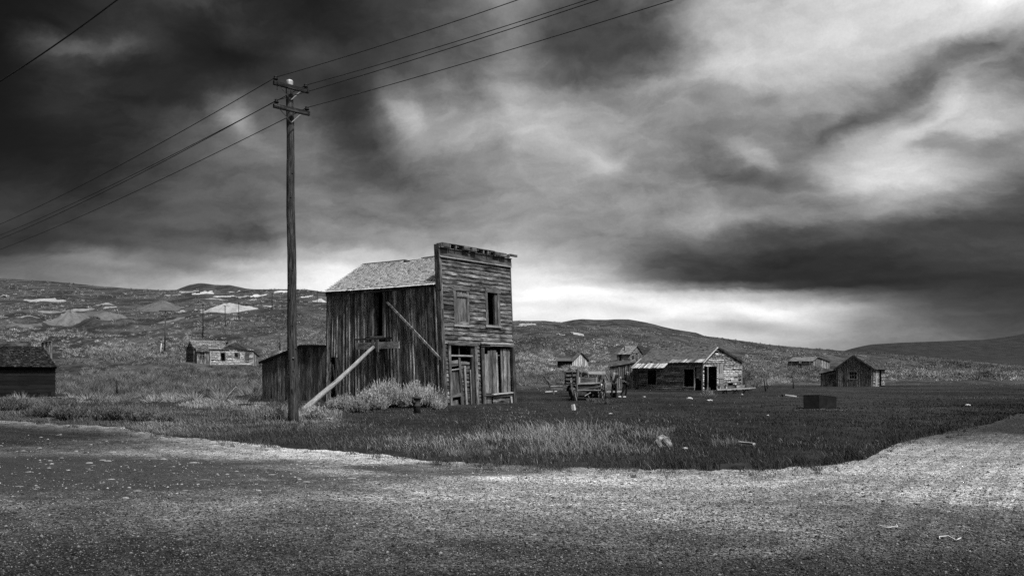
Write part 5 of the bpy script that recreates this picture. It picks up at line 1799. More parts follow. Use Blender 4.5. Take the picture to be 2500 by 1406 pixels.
# ------------------------------------------------------------------ the truck
def build_truck():
    rear, front = Vector((4.25, 55.2)), Vector((6.25, 50.6))
    fx = (front - rear).normalized()
    ly = Vector((-fx.y, fx.x))
    O = Vector((rear.x, rear.y, 0))
    root = empty('derelict_truck', ((rear + front) / 2).to_3d(), 'derelict old stake bed truck with rounded cab parked behind the wagon', 'truck')
    P = lambda x, y, z: Vector((rear.x + fx.x * x + ly.x * y, rear.y + fx.y * x + ly.y * y, z))
    f3, l3 = fx.to_3d(), ly.to_3d()
    # cab built as lofted rings: (x, half width, z) outline pieces
    def loft(rings, name, mat, parent=root, smooth=True, tone=1.0, close=True):
        m = MB()
        n = len(rings[0])
        base = 0
        for r in rings:
            for p in r:
                m.v.append(tuple(p)); m.t.append(tone)
        for i in range(len(rings) - 1):
            for j in range(n if close else n - 1):
                k = (j + 1) % n
                m.f.append((i * n + j, i * n + k, (i + 1) * n + k, (i + 1) * n + j))
                m.uv += [(0, 0)] * 4
        if close:
            for i in (0, len(rings) - 1):
                m.f.append(tuple(i * n + j for j in range(n)))
                m.uv += [(0, 0)] * n
        return m.build(name, mat, parent, smooth)
    def ring(x, hw, z0, z1, r=.12, n=4):
        out = []
        for (cy, cz, a0) in ((hw - r, z1 - r, 0), (-hw + r, z1 - r, 90), (-hw + r * .5, z0 + r * .5, 180), (hw - r * .5, z0 + r * .5, 270)):
            rr = r if a0 < 180 else r * .5
            for i in range(n):
                a = R(a0 + 90 * i / (n - 1))
                out.append(P(x, cy + rr * math.cos(a), cz + rr * math.sin(a)))
        return out
    # lower cab
    loft([ring(2.35, .74, .45, 1.12, .06), ring(2.5, .78, .42, 1.14, .05), ring(3.4, .76, .42, 1.12, .05), ring(3.5, .70, .45, 1.1, .05)], 'cab', M_TRUCK)
    # pillars and roof
    for (x0, x1) in ((2.45, 2.5), (3.45, 3.18)):
        for sgn in (1, -1):
            MB().box(P(x0, .72 * sgn, 1.1), P(x1, .66 * sgn, 1.5), f3 * .05, l3 * .03).build('pillar', M_TRUCK, root)
    MB().box(P(3.45, 0, 1.1), P(3.2, 0, 1.5), l3 * .02, f3 * .02).build('pillar', M_TRUCK, root)
    MB().box(P(2.45, .7, 1.13), P(2.45, -.7, 1.10), Vector((0, 0, .04)), f3 * .03).build('rear_panel', M_TRUCK, root)
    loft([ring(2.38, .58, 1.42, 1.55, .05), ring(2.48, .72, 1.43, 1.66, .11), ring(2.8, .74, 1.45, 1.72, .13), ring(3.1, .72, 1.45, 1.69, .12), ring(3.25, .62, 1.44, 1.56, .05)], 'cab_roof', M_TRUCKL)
    # hood, grille, opened hood side
    loft([ring(3.5, .62, .5, 1.1, .12), ring(4.0, .48, .5, 1.06, .12), ring(4.55, .34, .45, 1.0, .12), ring(4.68, .28, .45, .92, .1)], 'hood', M_TRUCK)
    g = MB()
    for i in range(7):
        g.box(P(4.7, -.24 + .08 * i, .5), P(4.72, -.24 + .08 * i, .9), l3 * .015, f3 * .01)
    g.build('grille', M_ZINC, root)
    MB().box(P(3.6, -.5, 1.12), P(4.4, -.48, 1.12), Vector((0, 0, .14)) + l3 * -.12, f3.cross(l3) * .01).build('raised_hood_side', M_TRUCK, root)
    # fenders over the front wheels
    for sgn in (1, -1):
        R_ = []
        for i in range(10):
            a = math.pi * i / 9
            cx, cz = 4.25 - .50 * math.cos(a), .42 + .42 * math.sin(a)
            hw = .15
            R_.append([P(cx, sgn * (.60 - hw), cz), P(cx, sgn * .60, cz + .05), P(cx, sgn * (.60 + hw), cz - .02), P(cx, sgn * (.60 + hw), cz - .05), P(cx, sgn * .60, cz + .02), P(cx, sgn * (.60 - hw), cz - .03)])
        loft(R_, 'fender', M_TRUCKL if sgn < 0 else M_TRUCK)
        hl = MB().lathe(P(4.45, sgn * .46, .82), [(0, -.12), (.07, -.08), (.11, 0), (.12, .06), (.115, .075)], 14, 1, f3).build('headlight', M_TRUCK, root, True)
        MB().lathe(P(4.45, sgn * .46, .82), [(.11, .076), (.07, .10), (0, .11)], 14, 1, f3).build('lens', M_SHOE, hl, True)
    bm_ = MB()
    bm_.box(P(4.95, -.8, .42), P(4.95, .8, .42), Vector((0, 0, .06)), f3 * .02).build('bumper', M_ZINC, root)
    # wheels
    for (x, y) in ((4.25, .62), (4.25, -.62), (1.0, .70), (1.0, -.70)):
        t_ = MB().lathe(P(x, y, .36) - l3 * .09, [(.19, 0), (.30, -.005), (.36, .03), (.365, .09), (.36, .15), (.30, .185), (.19, .18)], 22, 1, l3).build('wheel', M_TYRE, root, True)
        MB().lathe(P(x, y, .36) - l3 * .07, [(.0, .02), (.10, 0), (.18, .03), (.185, .14), (.1, .12), (0, .14)], 16, 1, l3).build('rim', M_ZINC if x > 2 else M_IRON, t_, True)
    for sgn in (1, -1):
        MB().box(P(1.9, sgn * .74, .38), P(3.75, sgn * .74, .38), l3 * .11, Vector((0, 0, .02))).build('running_board', M_TRUCK, root)
        R_ = []
        for i in range(9):
            a = math.pi * i / 8
            cx, cz = 1.0 - .50 * math.cos(a), .40 + .40 * math.sin(a)
            R_.append([P(cx, sgn * .58, cz), P(cx, sgn * .84, cz), P(cx, sgn * .84, cz - .04), P(cx, sgn * .58, cz - .04)])
        loft(R_, 'fender', M_TRUCK)
    # bed
    MB().hexa([[[P(x, y, z) for z in (.82, .90)] for y in (-.74, .74)] for x in (0, 2.3)], .5, 0).build('bed_floor', M_SIDE, root)
    MB().hexa([[[P(x, y, z) for z in (.5, .62)] for y in (-.35, .35)] for x in (0, 4.4)], .5, 0).build('chassis', M_IRON, root)
    for sgn in (1, -1):
        for x in (.1, 1.1, 2.1):
            MB().box(P(x, sgn * .72, .85), P(x, sgn * .72, 1.70), f3 * .04, l3 * .03, .4).build('stake', M_SIDE, root)
        for z in (1.02, 1.3, 1.58):
            MB().box(P(0, sgn * .68, z), P(2.3, sgn * .68, z), Vector((0, 0, .07)), l3 * .015, random.uniform(.3, .8)).build('rail', M_SIDE, root)
    for z in (1.1, 1.5):
        MB().box(P(.05, -.7, z), P(.05, .7, z), Vector((0, 0, .07)), f3 * .015, .5).build('rail', M_SIDE, root)
    # steering wheel seen through the windscreen
    MB().box(P(2.6, -.6, .95), P(2.6, .6, .95), Vector((0, 0, .2)), f3 * .08).build('seat', M_DARK, root)


build_truck()


# low cart and boards left of the truck
def build_cart():
    Y = 58.5
    O = Vector((at(1360, 950, Y).x, Y, 0))
    root = empty('low_cart', O, 'low broken timber cart frame in the grass left of the truck', 'cart')
    q = lambda px, py, dy=0: at(px, py, Y + dy)
    MB().hexa([[[q(x, y_, d) for y_ in (944, 952)] for d in (0, .1)] for x in (1346, 1374)], .9, 0).build('frame_board', M_SIDE, root)
    MB().bar(q(1345, 942), q(1375, 943), .05, .08, 1.5).build('rail', M_TRIM, root)
    MB().bar(q(1328, 919, 1), q(1350, 942, 0), .09, .09, .5).build('shaft', M_SIDE, root)
    MB().bar(q(1332, 925, .6), q(1346, 940, 0), .06, .06, .5).build('shaft', M_SIDE, root)
    MB().bar(q(1359, 936, 0), q(1383, 940, 0), .1, .12, .6).build('shaft', M_SIDE, root)
    for x in (1352, 1368):
        a = q(x, 950)
        MB().bar((a.x, Y, 0), (a.x, Y, a.z), .1, .1, .5).build('leg', M_SIDE, root)
    b = ground_at(1345, 958)
    o = MB().bar(b + Vector((-.45, 0, .06)), b + Vector((.45, .1, .1)), .3, .06, 1.6).build('pale_plank', M_PALE, None, loc=b)
    tag(o, 'pale wide plank lying in the grass beneath the low cart', 'plank')


build_cart()


# ------------------------------------------------------------------ the trestle beside the gabled house
def build_trestle():
    Y = 60.6
    O = Vector((at(1797, 958, Y).x, Y, 0))
    root = empty('wooden_trestle', O, 'long low wooden trestle table with a rail in front of the gable wall', 'trestle')
    q = lambda px, py, dy=0: at(px, py, Y + dy)
    MB().bar(q(1750, 951.5), q(1843, 947.3), .35, .05, 1.3).build('table_top', M_PALE, root)
    MB().bar(q(1750, 949.5, .4), q(1843, 945.5, .4), .3, .05, .9).build('table_top', M_TRIM, root)
    segs = [(1752, 1758, .5), (1759, 1771, 2.0), (1777, 1797, .8), (1798, 1821, 2.2), (1822, 1841, .8)]
    for (a, b, tn) in segs:
        t0, t1 = 941.5 - (a - 1750) * .03, 948.8 - (a - 1750) * .04
        MB().hexa([[[q(x, y_, d) for y_ in (t1, t0)] for d in (.6, .64)] for x in (a, b)], tn, 0).build('back_board', M_TRIM, root)
    for x in (1771.5, 1797.5, 1821.5, 1842):
        MB().bar(q(x, 949, .55), q(x, 938.5, .55), .06, .06, .4).build('post', M_SIDE, root)
    def gz(p):
        p = Vector(p); p.z = float(terrain(p.x, p.y)); return p
    for (a, b, tn) in [(1762, 1770, .5), (1772, 1763, .6), (1789, 1796, .4), (1800, 1788, .6), (1798, 1804, 1.6), (1813, 1820, .5), (1822, 1812, .5), (1824, 1834, 1.6), (1772, 1775, .6)]:
        t = q(a, 950, .1)
        g = q(b, 962, .05)
        g.z = 0.0
        MB().bar(t, g, .07, .07, tn * 1.3).build('leg', M_TRIM, root)
    MB().bar(q(1764, 956), q(1836, 952), .04, .04, .5).build('stretcher', M_TRIM, root)


build_trestle()


# ------------------------------------------------------------------ hydrant pipe, metal box, rocks, planks
def build_standpipe():
    g = ground_at(1018, 1010)
    root = empty('fire_hydrant', g, 'short rusty capped hydrant standing before the sagebrush at the leaning building', 'hydrant')
    s = g.y / FOC
    MB().lathe(g, [(.135, -.1), (.135, .25), (.14, .26), (.15, .29), (.15, .33), (.13, .34), (.125, .55), (.13, .56)], 16, 1).build('barrel', M_IRON, root, True)
    MB().lathe(g + Vector((0, 0, .56)), [(.16, 0), (.19, .02), (.19, .055), (.15, .075), (.07, .10), (.045, .11), (.045, .15), (0, .155)], 16, 1).build('cap', M_IRON, root, True)
    for a in (-.5,):
        d = Vector((math.sin(a), -math.cos(a), 0))
        MB().lathe(g + Vector((0, 0, .45)) + d * .1, [(.05, 0), (.05, .08), (.065, .085), (.065, .11), (.02, .12), (.02, .14)], 10, 1, d).build('outlet', M_IRON, root, True)


build_standpipe()


def build_box():
    g = ground_at(1999, 998)
    root = empty('metal_box', g, 'black open topped sheet metal box standing alone in the grass at right', 'box')
    Y = g.y
    zb = g.z
    A = at(1962.5, 999, Y + .25); B = at(1999.3, 999.5, Y); C_ = at(2040.5, 997, Y + .15)
    for p in (A, B, C_): p.z = zb - .05
    A2, B2, C2 = at(1962, 964.5, Y + .25), at(1999.3, 964, Y), at(2041, 969, Y + .15)
    dv = Vector((.1, .95, 0))
    D1, D2 = A + dv + Vector((.3, 0, 0)), A2 + dv + Vector((.3, 0, -.03))
    E1, E2 = C_ + dv, C2 + dv
    for (p, q, P2, Q2, nm) in ((A, B, A2, B2, 'side_panel'), (B, C_, B2, C2, 'side_panel'), (C_, E1, C2, E2, 'side_panel'), (A, D1, A2, D2, 'side_panel'), (D1, E1, D2, E2, 'side_panel')):
        n = (q - p).cross(Vector((0, 0, 1))).normalized() * .012
        MB().hexa([[[p - n, p + n], [P2 - n, P2 + n]], [[q - n, q + n], [Q2 - n, Q2 + n]]], 1, 0).build(nm, M_BOX, root)
        MB().bar(P2, Q2, .035, .02, 1).build('rim', M_BOX, root)
    MB().bar(C_, C2, .04, .04, 1).build('corner_angle', M_BOX, root)


build_box()


def rock(px, py, w, h, label, mat=M_ROCK, name='rock', seed=0, cat='rock', flat=1.0, group=None, dp=.8):
    if mat is M_BONE:
        w, h = w * .8, h * .7
    g = ground_at(px, py)
    s = g.y / FOC
    rs = random.Random(seed + int(px))
    n, m = 14, 9
    mb = MB()
    V = []
    for i in range(m):
        th = math.pi * i / (m - 1)
        for j in range(n):
            a = 2 * math.pi * j / n
            k = 1 + (float(fbm(np.array([math.cos(a) * 1.7 + seed + px]), np.array([math.sin(a) * 1.7 + th * 1.5]), 4, seed)[0]) - .5) * 1.5
            V.append((math.sin(th) * math.cos(a) * k, math.sin(th) * math.sin(a) * k, math.cos(th) * k))
    mb.v = [(g.x + x * w * s / 2, g.y + y * w * s / 2 * dp, g.z + h * s * (.25 + z * .72)) for x, y, z in V]
    mb.t = [1.0] * len(V)
    for i in range(m - 1):
        for j in range(n):
            k = (j + 1) % n
            mb.f.append((i * n + j, (i + 1) * n + j, (i + 1) * n + k, i * n + k))
            mb.uv += [(0, 0)] * 4
    o = mb.build(name, mat, None, False, loc=g)
    return tag(o, label, cat, group)


rock(1621, 1090, 38, 26, 'rough pale boulder, the largest, at the near edge of the tall grass', M_ROCK, seed=3)
rock(1673, 1096, 15, 8, 'small pale stone just right of the large boulder', M_BONE, seed=5)
rock(798, 1026, 36, 10, 'flat pale stone in the grass right of the utility pole foot', M_ROCK, seed=6)
rock(1246, 1078, 8, 11, 'small upright white stone in the tall pale grass', M_BONE, seed=8)
rock(300, 1046, 12, 4, 'small flat white stone at the left road edge', M_BONE, seed=9)
rock(946, 1090, 12, 5, 'small white stone in the dark grass below the leaning building', M_BONE, seed=12)
rock(1685, 974, 18, 6, 'white flat stone in the grass in front of the gabled house', M_BONE, seed=10)
rock(1733, 978, 18, 4, 'white stone at the foot of the dead bush', M_BONE, seed=14)
rock(1573, 969, 8, 3, 'tiny pale stone below the left window of the gabled house', M_BONE, seed=15)
rock(1215, 1166, 12, 4, 'small white stone in the muddy rut of the road', M_BONE, seed=16)
rock(143, 1274, 10, 6, 'white pebble on the gravel at the lower left', M_BONE, seed=17)
rock(196, 1311, 10, 4, 'flat white pebble near the bottom left on the gravel', M_BONE, seed=18)
rock(1802, 1190, 10, 3, 'flat white pebble on the gravel below the field corner', M_BONE, seed=19)
rock(2363, 990, 18, 5, 'pale stone in the grass at the far right', M_BONE, seed=20)
rock(1490, 1011, 11, 4, 'little white stone in the grass below the wagon', M_BONE, seed=22)
rock(1812, 964, 8, 4, 'white stone beneath the trestle table', M_BONE, seed=23)
rock(1875, 1015, 8, 4, 'small white stone in the grass left of the metal box', M_BONE, seed=24)

g = ground_at(1403, 1001)
o = MB().bar(g + Vector((-.02, 0, -.05)), g + Vector((-.07, .03, .24)), .15, .12, .75, w2=.12).build('white_stub_post', M_BONE, None, loc=g)
tag(o, 'short white stub post in the grass in front of the wagon wheel', 'post')
g0, g1 = ground_at(1804, 1089), ground_at(1841, 1093)
o = MB().bar(g0 + Vector((0, 0, .08)), g1 + Vector((0, 0, .08)), .07, .04, 1.2).build('plank', M_PALE, None, loc=g0)
tag(o, 'thin pale plank lying in the dark grass right of the boulder', 'plank')
g0, g1 = ground_at(573, 992), ground_at(645, 991.5)
o = MB().tube([g0 + Vector((0, 0, .06)), g0.lerp(g1, .5) + Vector((0, 0, .08)), g1 + Vector((0, 0, .05))], .06, 7, .6, True, .3).build('fallen_timber', M_POLE, None, loc=g0)
tag(o, 'long dark timber lying on the ground left of the annex', 'timber')
g0 = ground_at(572, 990)
o = MB().tube([g0, at(565, 984, g0.y), at(556, 975, g0.y)], [.14, .1, .05], 7, 1.3, True, .4).build('stump', M_TRIM, None, loc=g0)
tag(o, 'broken grey branch stump at the end of the dark timber', 'stump')
g0 = ground_at(545, 984)
o = MB().tube([g0, at(560, 962, g0.y - .2), at(576, 944, g0.y - .3)], [.035, .03, .02], 6, 1.5).build('leaning_stick', M_PALE, None, loc=g0)
tag(o, 'thin pale stick leaning up from the ground left of the annex', 'stick')
for (x0, y0, x1, y1, top, lab) in [(436, 960, 460, 962, 955, 'large thin rusty hoop half buried in the grass left of the stick'), (457, 989, 470, 989, 985.5, 'small dark rusty hoop half buried near the pale grass')]:
    g0 = ground_at((x0 + x1) / 2, (y0 + y1) / 2)
    pts = []
    for i in range(13):
        a = math.pi * i / 12
        p = at((x0 + x1) / 2 - (x1 - x0) / 2 * math.cos(a), y0 + (top - y0) * math.sin(a), g0.y)
        pts.append(p)
    o = MB().tube(pts, .022, 6, .5).build('iron_hoop', M_IRON, None, True, loc=g0)
    tag(o, lab, 'hoop')
g0 = ground_at(1930, 973)
root = empty('broken_trough', g0, 'small dark broken trough lying in the grass left of the metal box', 'trough')
MB().box(g0 + Vector((-.5, 0, .18)), g0 + Vector((.42, -.1, .04)), (0, .14, 0), (0, 0, .05), .5).build('bottom', M_SIDE, root)
MB().box(g0 + Vector((-.36, -.1, .24)), g0 + Vector((.3, -.18, .15)), (0, .02, 0), (0, 0, .035), 1.2).build('side', M_PALE, root)

# bent white wire pieces on the gravel
for (P_, lab) in [([(2142, 1288.5), (2146, 1289.5), (2155, 1293), (2162, 1295), (2173, 1295), (2178, 1293.5), (2192, 1294), (2190, 1291), (2188, 1287)], 'bent white cord lying on the gravel, left one of the two at lower right'),
                  ([(2294, 1323), (2293, 1318), (2305, 1317), (2315, 1316), (2322, 1320), (2333, 1326), (2338, 1325), (2346, 1321)], 'bent white cord lying on the gravel, right one of the two at lower right')]:
    pts = []
    for (px, py) in P_:
        Y = EYE * FOC / (py - HORIZ)
        pts.append(Vector(((px - 1250) / FOC * Y, Y, .035)))
    o = MB().tube(pts, .006, 6, 1).build('bent_rope', M_BONE, None, True, loc=pts[0])
    tag(o, lab, 'cord')


# ------------------------------------------------------------------ people
def skin_obj(name, verts, edges, radii, mat, parent, loc, sub=1):
    me = bpy.data.meshes.new(name)
    me.from_pydata([tuple(Vector(v)) for v in verts], edges, [])
    me.materials.append(mat)
    o = bpy.data.objects.new(name, me)
    COL.objects.link(o)
    sk = o.modifiers.new('skin', 'SKIN')
    sk.use_smooth_shade = True
    if not me.skin_vertices:
        me.skin_vertices.new()
    lay = me.skin_vertices[0].data
    for i, r in enumerate(radii):
        rr = r if hasattr(r, '__len__') else (r, r)
        lay[i].radius = rr
        lay[i].use_root = (i == 0)
    sb = o.modifiers.new('subsurf', 'SUBSURF')
    sb.levels = sb.render_levels = sub
    o.parent = parent
    return o


def person(px, py, face, J, label, hair, shoe, hgt):
    """J: joint positions in metres in the person's frame (x right in the picture, y away, z up)"""
    g = ground_at(px, py)
    root = empty('person', g, label, 'person')
    root.rotation_euler = (0, 0, face)
    s = hgt / 1.66
    V = {k: Vector(v) * s for k, v in J.items()}
    order = ['pelvis', 'waist', 'chest', 'neck', 'head', 'crown', 'shL', 'elL', 'wrL', 'shR', 'elR', 'wrR', 'hipL', 'knL', 'anL', 'toL', 'hipR', 'knR', 'anR', 'toR']
    E = [('pelvis', 'waist'), ('waist', 'chest'), ('chest', 'neck'), ('neck', 'head'), ('head', 'crown'), ('chest', 'shL'), ('shL', 'elL'), ('elL', 'wrL'),
         ('chest', 'shR'), ('shR', 'elR'), ('elR', 'wrR'), ('pelvis', 'hipL'), ('hipL', 'knL'), ('knL', 'anL'), ('anL', 'toL'), ('pelvis', 'hipR'), ('hipR', 'knR'), ('knR', 'anR'), ('anR', 'toR')]
    rad = dict(pelvis=(.13, .10), waist=(.11, .09), chest=(.14, .10), neck=.05, head=.085, crown=.07, shL=.06, elL=.043, wrL=.028, shR=.06, elR=.043, wrR=.028,
               hipL=.085, knL=.055, anL=.035, toL=.03, hipR=.085, knR=.055, anR=.035, toR=.03)
    ix = {k: i for i, k in enumerate(order)}
    verts = [V[k] for k in order]
    edges = [(ix[a], ix[b]) for a, b in E]
    radii = [tuple(q * s for q in (rad[k] if hasattr(rad[k], '__len__') else (rad[k],) * 2)) for k in order]
    skin_obj('body', verts, edges, radii, M_SKIN, root, g)
    # clothes follow the body
    def sub(names, ed, grow, nm, mat):
        i2 = {k: i for i, k in enumerate(names)}
        rr = [tuple(q * s + grow for q in (rad[k] if hasattr(rad[k], '__len__') else (rad[k],) * 2)) for k in names]
        return skin_obj(nm, [V[k] for k in names], [(i2[a], i2[b]) for a, b in ed], rr, mat, root, g)
    sub(['chest', 'waist', 'pelvis', 'shL', 'elL', 'wrL', 'shR', 'elR', 'wrR', 'neck'],
        [('chest', 'waist'), ('waist', 'pelvis'), ('chest', 'shL'), ('shL', 'elL'), ('elL', 'wrL'), ('chest', 'shR'), ('shR', 'elR'), ('elR', 'wrR'), ('chest', 'neck')], .022, 'jacket', M_CLOTH)
    sub(['pelvis', 'hipL', 'knL', 'anL', 'hipR', 'knR', 'anR'], [('pelvis', 'hipL'), ('hipL', 'knL'), ('knL', 'anL'), ('pelvis', 'hipR'), ('hipR', 'knR'), ('knR', 'anR')], .016, 'trousers', M_CLOTH)
    # hands with five fingers
    for side in 'LR':
        w, e = V['wr' + side], V['el' + side]
        d = (w - e).normalized()
        u = d.cross(Vector((0, 1, .2))).normalized()
        n_ = d.cross(u)
        vs, es, rs = [w, w + d * .045], [(0, 1)], [(.026, .018), (.036, .017)]
        for f_ in range(4):
            b = len(vs)
            o_ = u * (.03 - .02 * f_)
            ln = (.070, .078, .072, .056)[f_]
            vs += [w + d * .08 + o_, w + d * (.08 + ln * .55) + o_ + n_ * .008, w + d * (.08 + ln) + o_ + n_ * .03]
            es += [(1, b), (b, b + 1), (b + 1, b + 2)]
            rs += [(.0095,) * 2, (.009,) * 2, (.0075,) * 2]
        b = len(vs)
        vs += [w + d * .04 + u * .045, w + d * .075 + u * .065 + n_ * .01]
        es += [(1, b), (b, b + 1)]
        rs += [(.011,) * 2, (.009,) * 2]
        skin_obj('hand', vs, es, rs, M_SKIN, root, g)
    # shoes
    for side in 'LR':
        a, t = V['an' + side], V['to' + side]
        d = (t - a); d.z = 0; d.normalize()
        a2 = Vector((a.x, a.y, a.z * .45 + .0))
        skin_obj('shoe', [a2 - d * .05, a2 + d * .06, Vector((t.x, t.y, max(t.z, .03))) + d * .02], [(0, 1), (1, 2)], [(.048, .05), (.048, .045), (.04, .028)], shoe, root, g)
    # face
    hd = V['head']
    fwd = Vector(J['_face']).normalized()
    rt = fwd.cross(Vector((0, 0, 1))).normalized()
    m = MB()
    m.lathe(hd + fwd * .075 + Vector((0, 0, .0)), [(.02, 0), (.014, .02), (0, .035)], 8, 1, fwd + Vector((0, 0, -.3)))
    for q in (1, -1):
        m.lathe(hd + rt * q * .085 + Vector((0, 0, .0)), [(.03, -.01), (.028, .008), (0, .012)], 8, 1, rt * q)
    oo = m.build('nose_and_ears', M_SKIN, None, True)
    oo.parent = root
    m = MB()
    for q in (1, -1):
        m.lathe(hd + rt * q * .032 + fwd * .078 + Vector((0, 0, .03)), [(.012, 0), (.01, .008), (0, .01)], 8, 1, fwd)
    m.box(hd + fwd * .082 + rt * .025 + Vector((0, 0, -.045)), hd + fwd * .082 - rt * .025 + Vector((0, 0, -.045)), Vector((0, 0, .005)), fwd * .006)
    oo = m.build('eyes_and_mouth', M_CLOTH, None)
    oo.parent = root
    return root, V, g, s


J1 = dict(pelvis=(0, 0, .90), waist=(.0, 0, 1.06), chest=(.01, 0, 1.28), neck=(.0, .01, 1.43), head=(.0, .03, 1.54), crown=(0, .02, 1.62),
          shL=(-.15, 0, 1.36), elL=(-.12, .2, 1.18), wrL=(.06, .3, 1.42), shR=(.17, 0, 1.37), elR=(.38, .08, 1.30), wrR=(.24, .2, 1.48),
          hipL=(-.09, 0, .86), knL=(-.13, .02, .48), anL=(-.17, .0, .09), toL=(-.19, .14, .04), hipR=(.09, 0, .86), knR=(.11, .02, .48), anR=(.13, .0, .09), toR=(.15, .14, .04), _face=(.3, 1, 0))
r1, V1, g1, s1 = person(1499.5, 971.5, 0, J1, 'person with long fair hair and black clothes, arms raised, back turned, beside the truck', True, M_CLOTH, 1.62)
h = V1['head']
skin_obj('hair', [h + Vector((0, -.01, .06)), h + Vector((-.02, -.06, 0)), h + Vector((-.06, -.10, -.16)), h + Vector((-.10, -.11, -.34)), h + Vector((-.11, -.10, -.48))],
         [(0, 1), (1, 2), (2, 3), (3, 4)], [(.10, .10), (.105, .095), (.10, .06), (.09, .045), (.05, .03)], M_HAIR, r1, g1)
J2 = dict(pelvis=(.02, 0, .90), waist=(.05, 0, 1.06), chest=(.07, 0, 1.28), neck=(.09, -.01, 1.44), head=(.10, -.03, 1.55), crown=(.09, -.02, 1.63),
          shL=(-.04, -.12, 1.36), elL=(-.16, -.18, 1.14), wrL=(-.32, -.16, 1.22), shR=(.16, .12, 1.36), elR=(.15, .15, 1.10), wrR=(-.02, -.02, 1.05),
          hipL=(-.04, -.06, .86), knL=(-.14, -.08, .50), anL=(-.33, -.06, .12), toL=(-.46, -.06, .06), hipR=(.07, .06, .86), knR=(.07, .05, .47), anR=(-.02, .06, .10), toR=(-.15, .05, .04), _face=(-.2, -1, 0))
r2, V2, g2, s2 = person(1527.5, 970.5, 0, J2, 'person in black hooded jacket and white shoes walking left past the shed', False, M_SHOE, 1.64)
h = V2['head']
skin_obj('hood', [h + Vector((.02, .05, .07)), h + Vector((.03, .07, -.02)), h + Vector((.0, .06, -.12))], [(0, 1), (1, 2)], [(.09, .08), (.10, .075), (.09, .07)], M_CLOTH, r2, g2)
skin_obj('coat_skirt', [V2['waist'], V2['pelvis'], V2['pelvis'] + Vector((-.02, 0, -.22))], [(0, 1), (1, 2)], [(.14, .13), (.155, .15), (.17, .16)], M_CLOTH, r2, g2)
MB().box(g2 + V2['wrL'] + Vector((-.05, -.03, .08)), g2 + V2['wrL'] + Vector((.02, -.03, -.02)), (.02, 0, .03), (0, .01, 0)).build('phone', M_BONE, None)
ph = bpy.data.objects['phone']
tag(ph, 'small pale phone held in front of the hooded walker', 'phone')


# ------------------------------------------------------------------ vegetation
def blades(base, tip, width, bend=None):
    """one tapered blade per row; two segments when bend is given"""
    n = len(base)
    d = tip - base
    r = RNG.normal(size=(n, 3))
    r[:, 2] *= .3
    sd_ = np.cross(d, r)
    sd_ /= np.linalg.norm(sd_, axis=1, keepdims=True) + 1e-9
    w = width[:, None] * sd_
    if bend is None:
        v = np.stack([base - w, base + w, tip], 1).reshape(-1, 3)
        t = np.arange(n * 3).reshape(-1, 3)
        return v, t, 3
    mid = base + d * .55 + bend
    v = np.stack([base - w, base + w, mid + w * .75, mid - w * .75, tip], 1).reshape(-1, 3)
    i = np.arange(n)[:, None] * 5
    t = np.concatenate([i + np.array([[0, 1, 2]]), i + np.array([[0, 2, 3]]), i + np.array([[3, 2, 4]])], 0)
    return v, t, 5


HOUSE_FOOT = []


def inside_buildings(x, y):
    """true where a building stands"""
    m = np.zeros(len(x), bool)
    p = np.stack([x - C0.x, y - C0.y], 1)
    a, b = p @ np.array(EA), p @ np.array(EB)
    m |= (a > -.05) & (a < W + .05) & (b > -.02) & (b < D + 6)
    p = np.stack([x - 16.9, y - 71.3], 1)
    a, b = p @ np.array((-.747, .665)), p @ np.array((.665, .747))
    m |= (a > -.0) & (a < 7) & (b > -.0) & (b < 7.4)
    p = np.stack([x - 40.66, y - 90.5], 1)
    a, b = p @ np.array((-.77, .64)), p @ np.array((.64, .77))
    m |= (a > 0) & (a < 6.2) & (b > 0) & (b < 4)
    return m


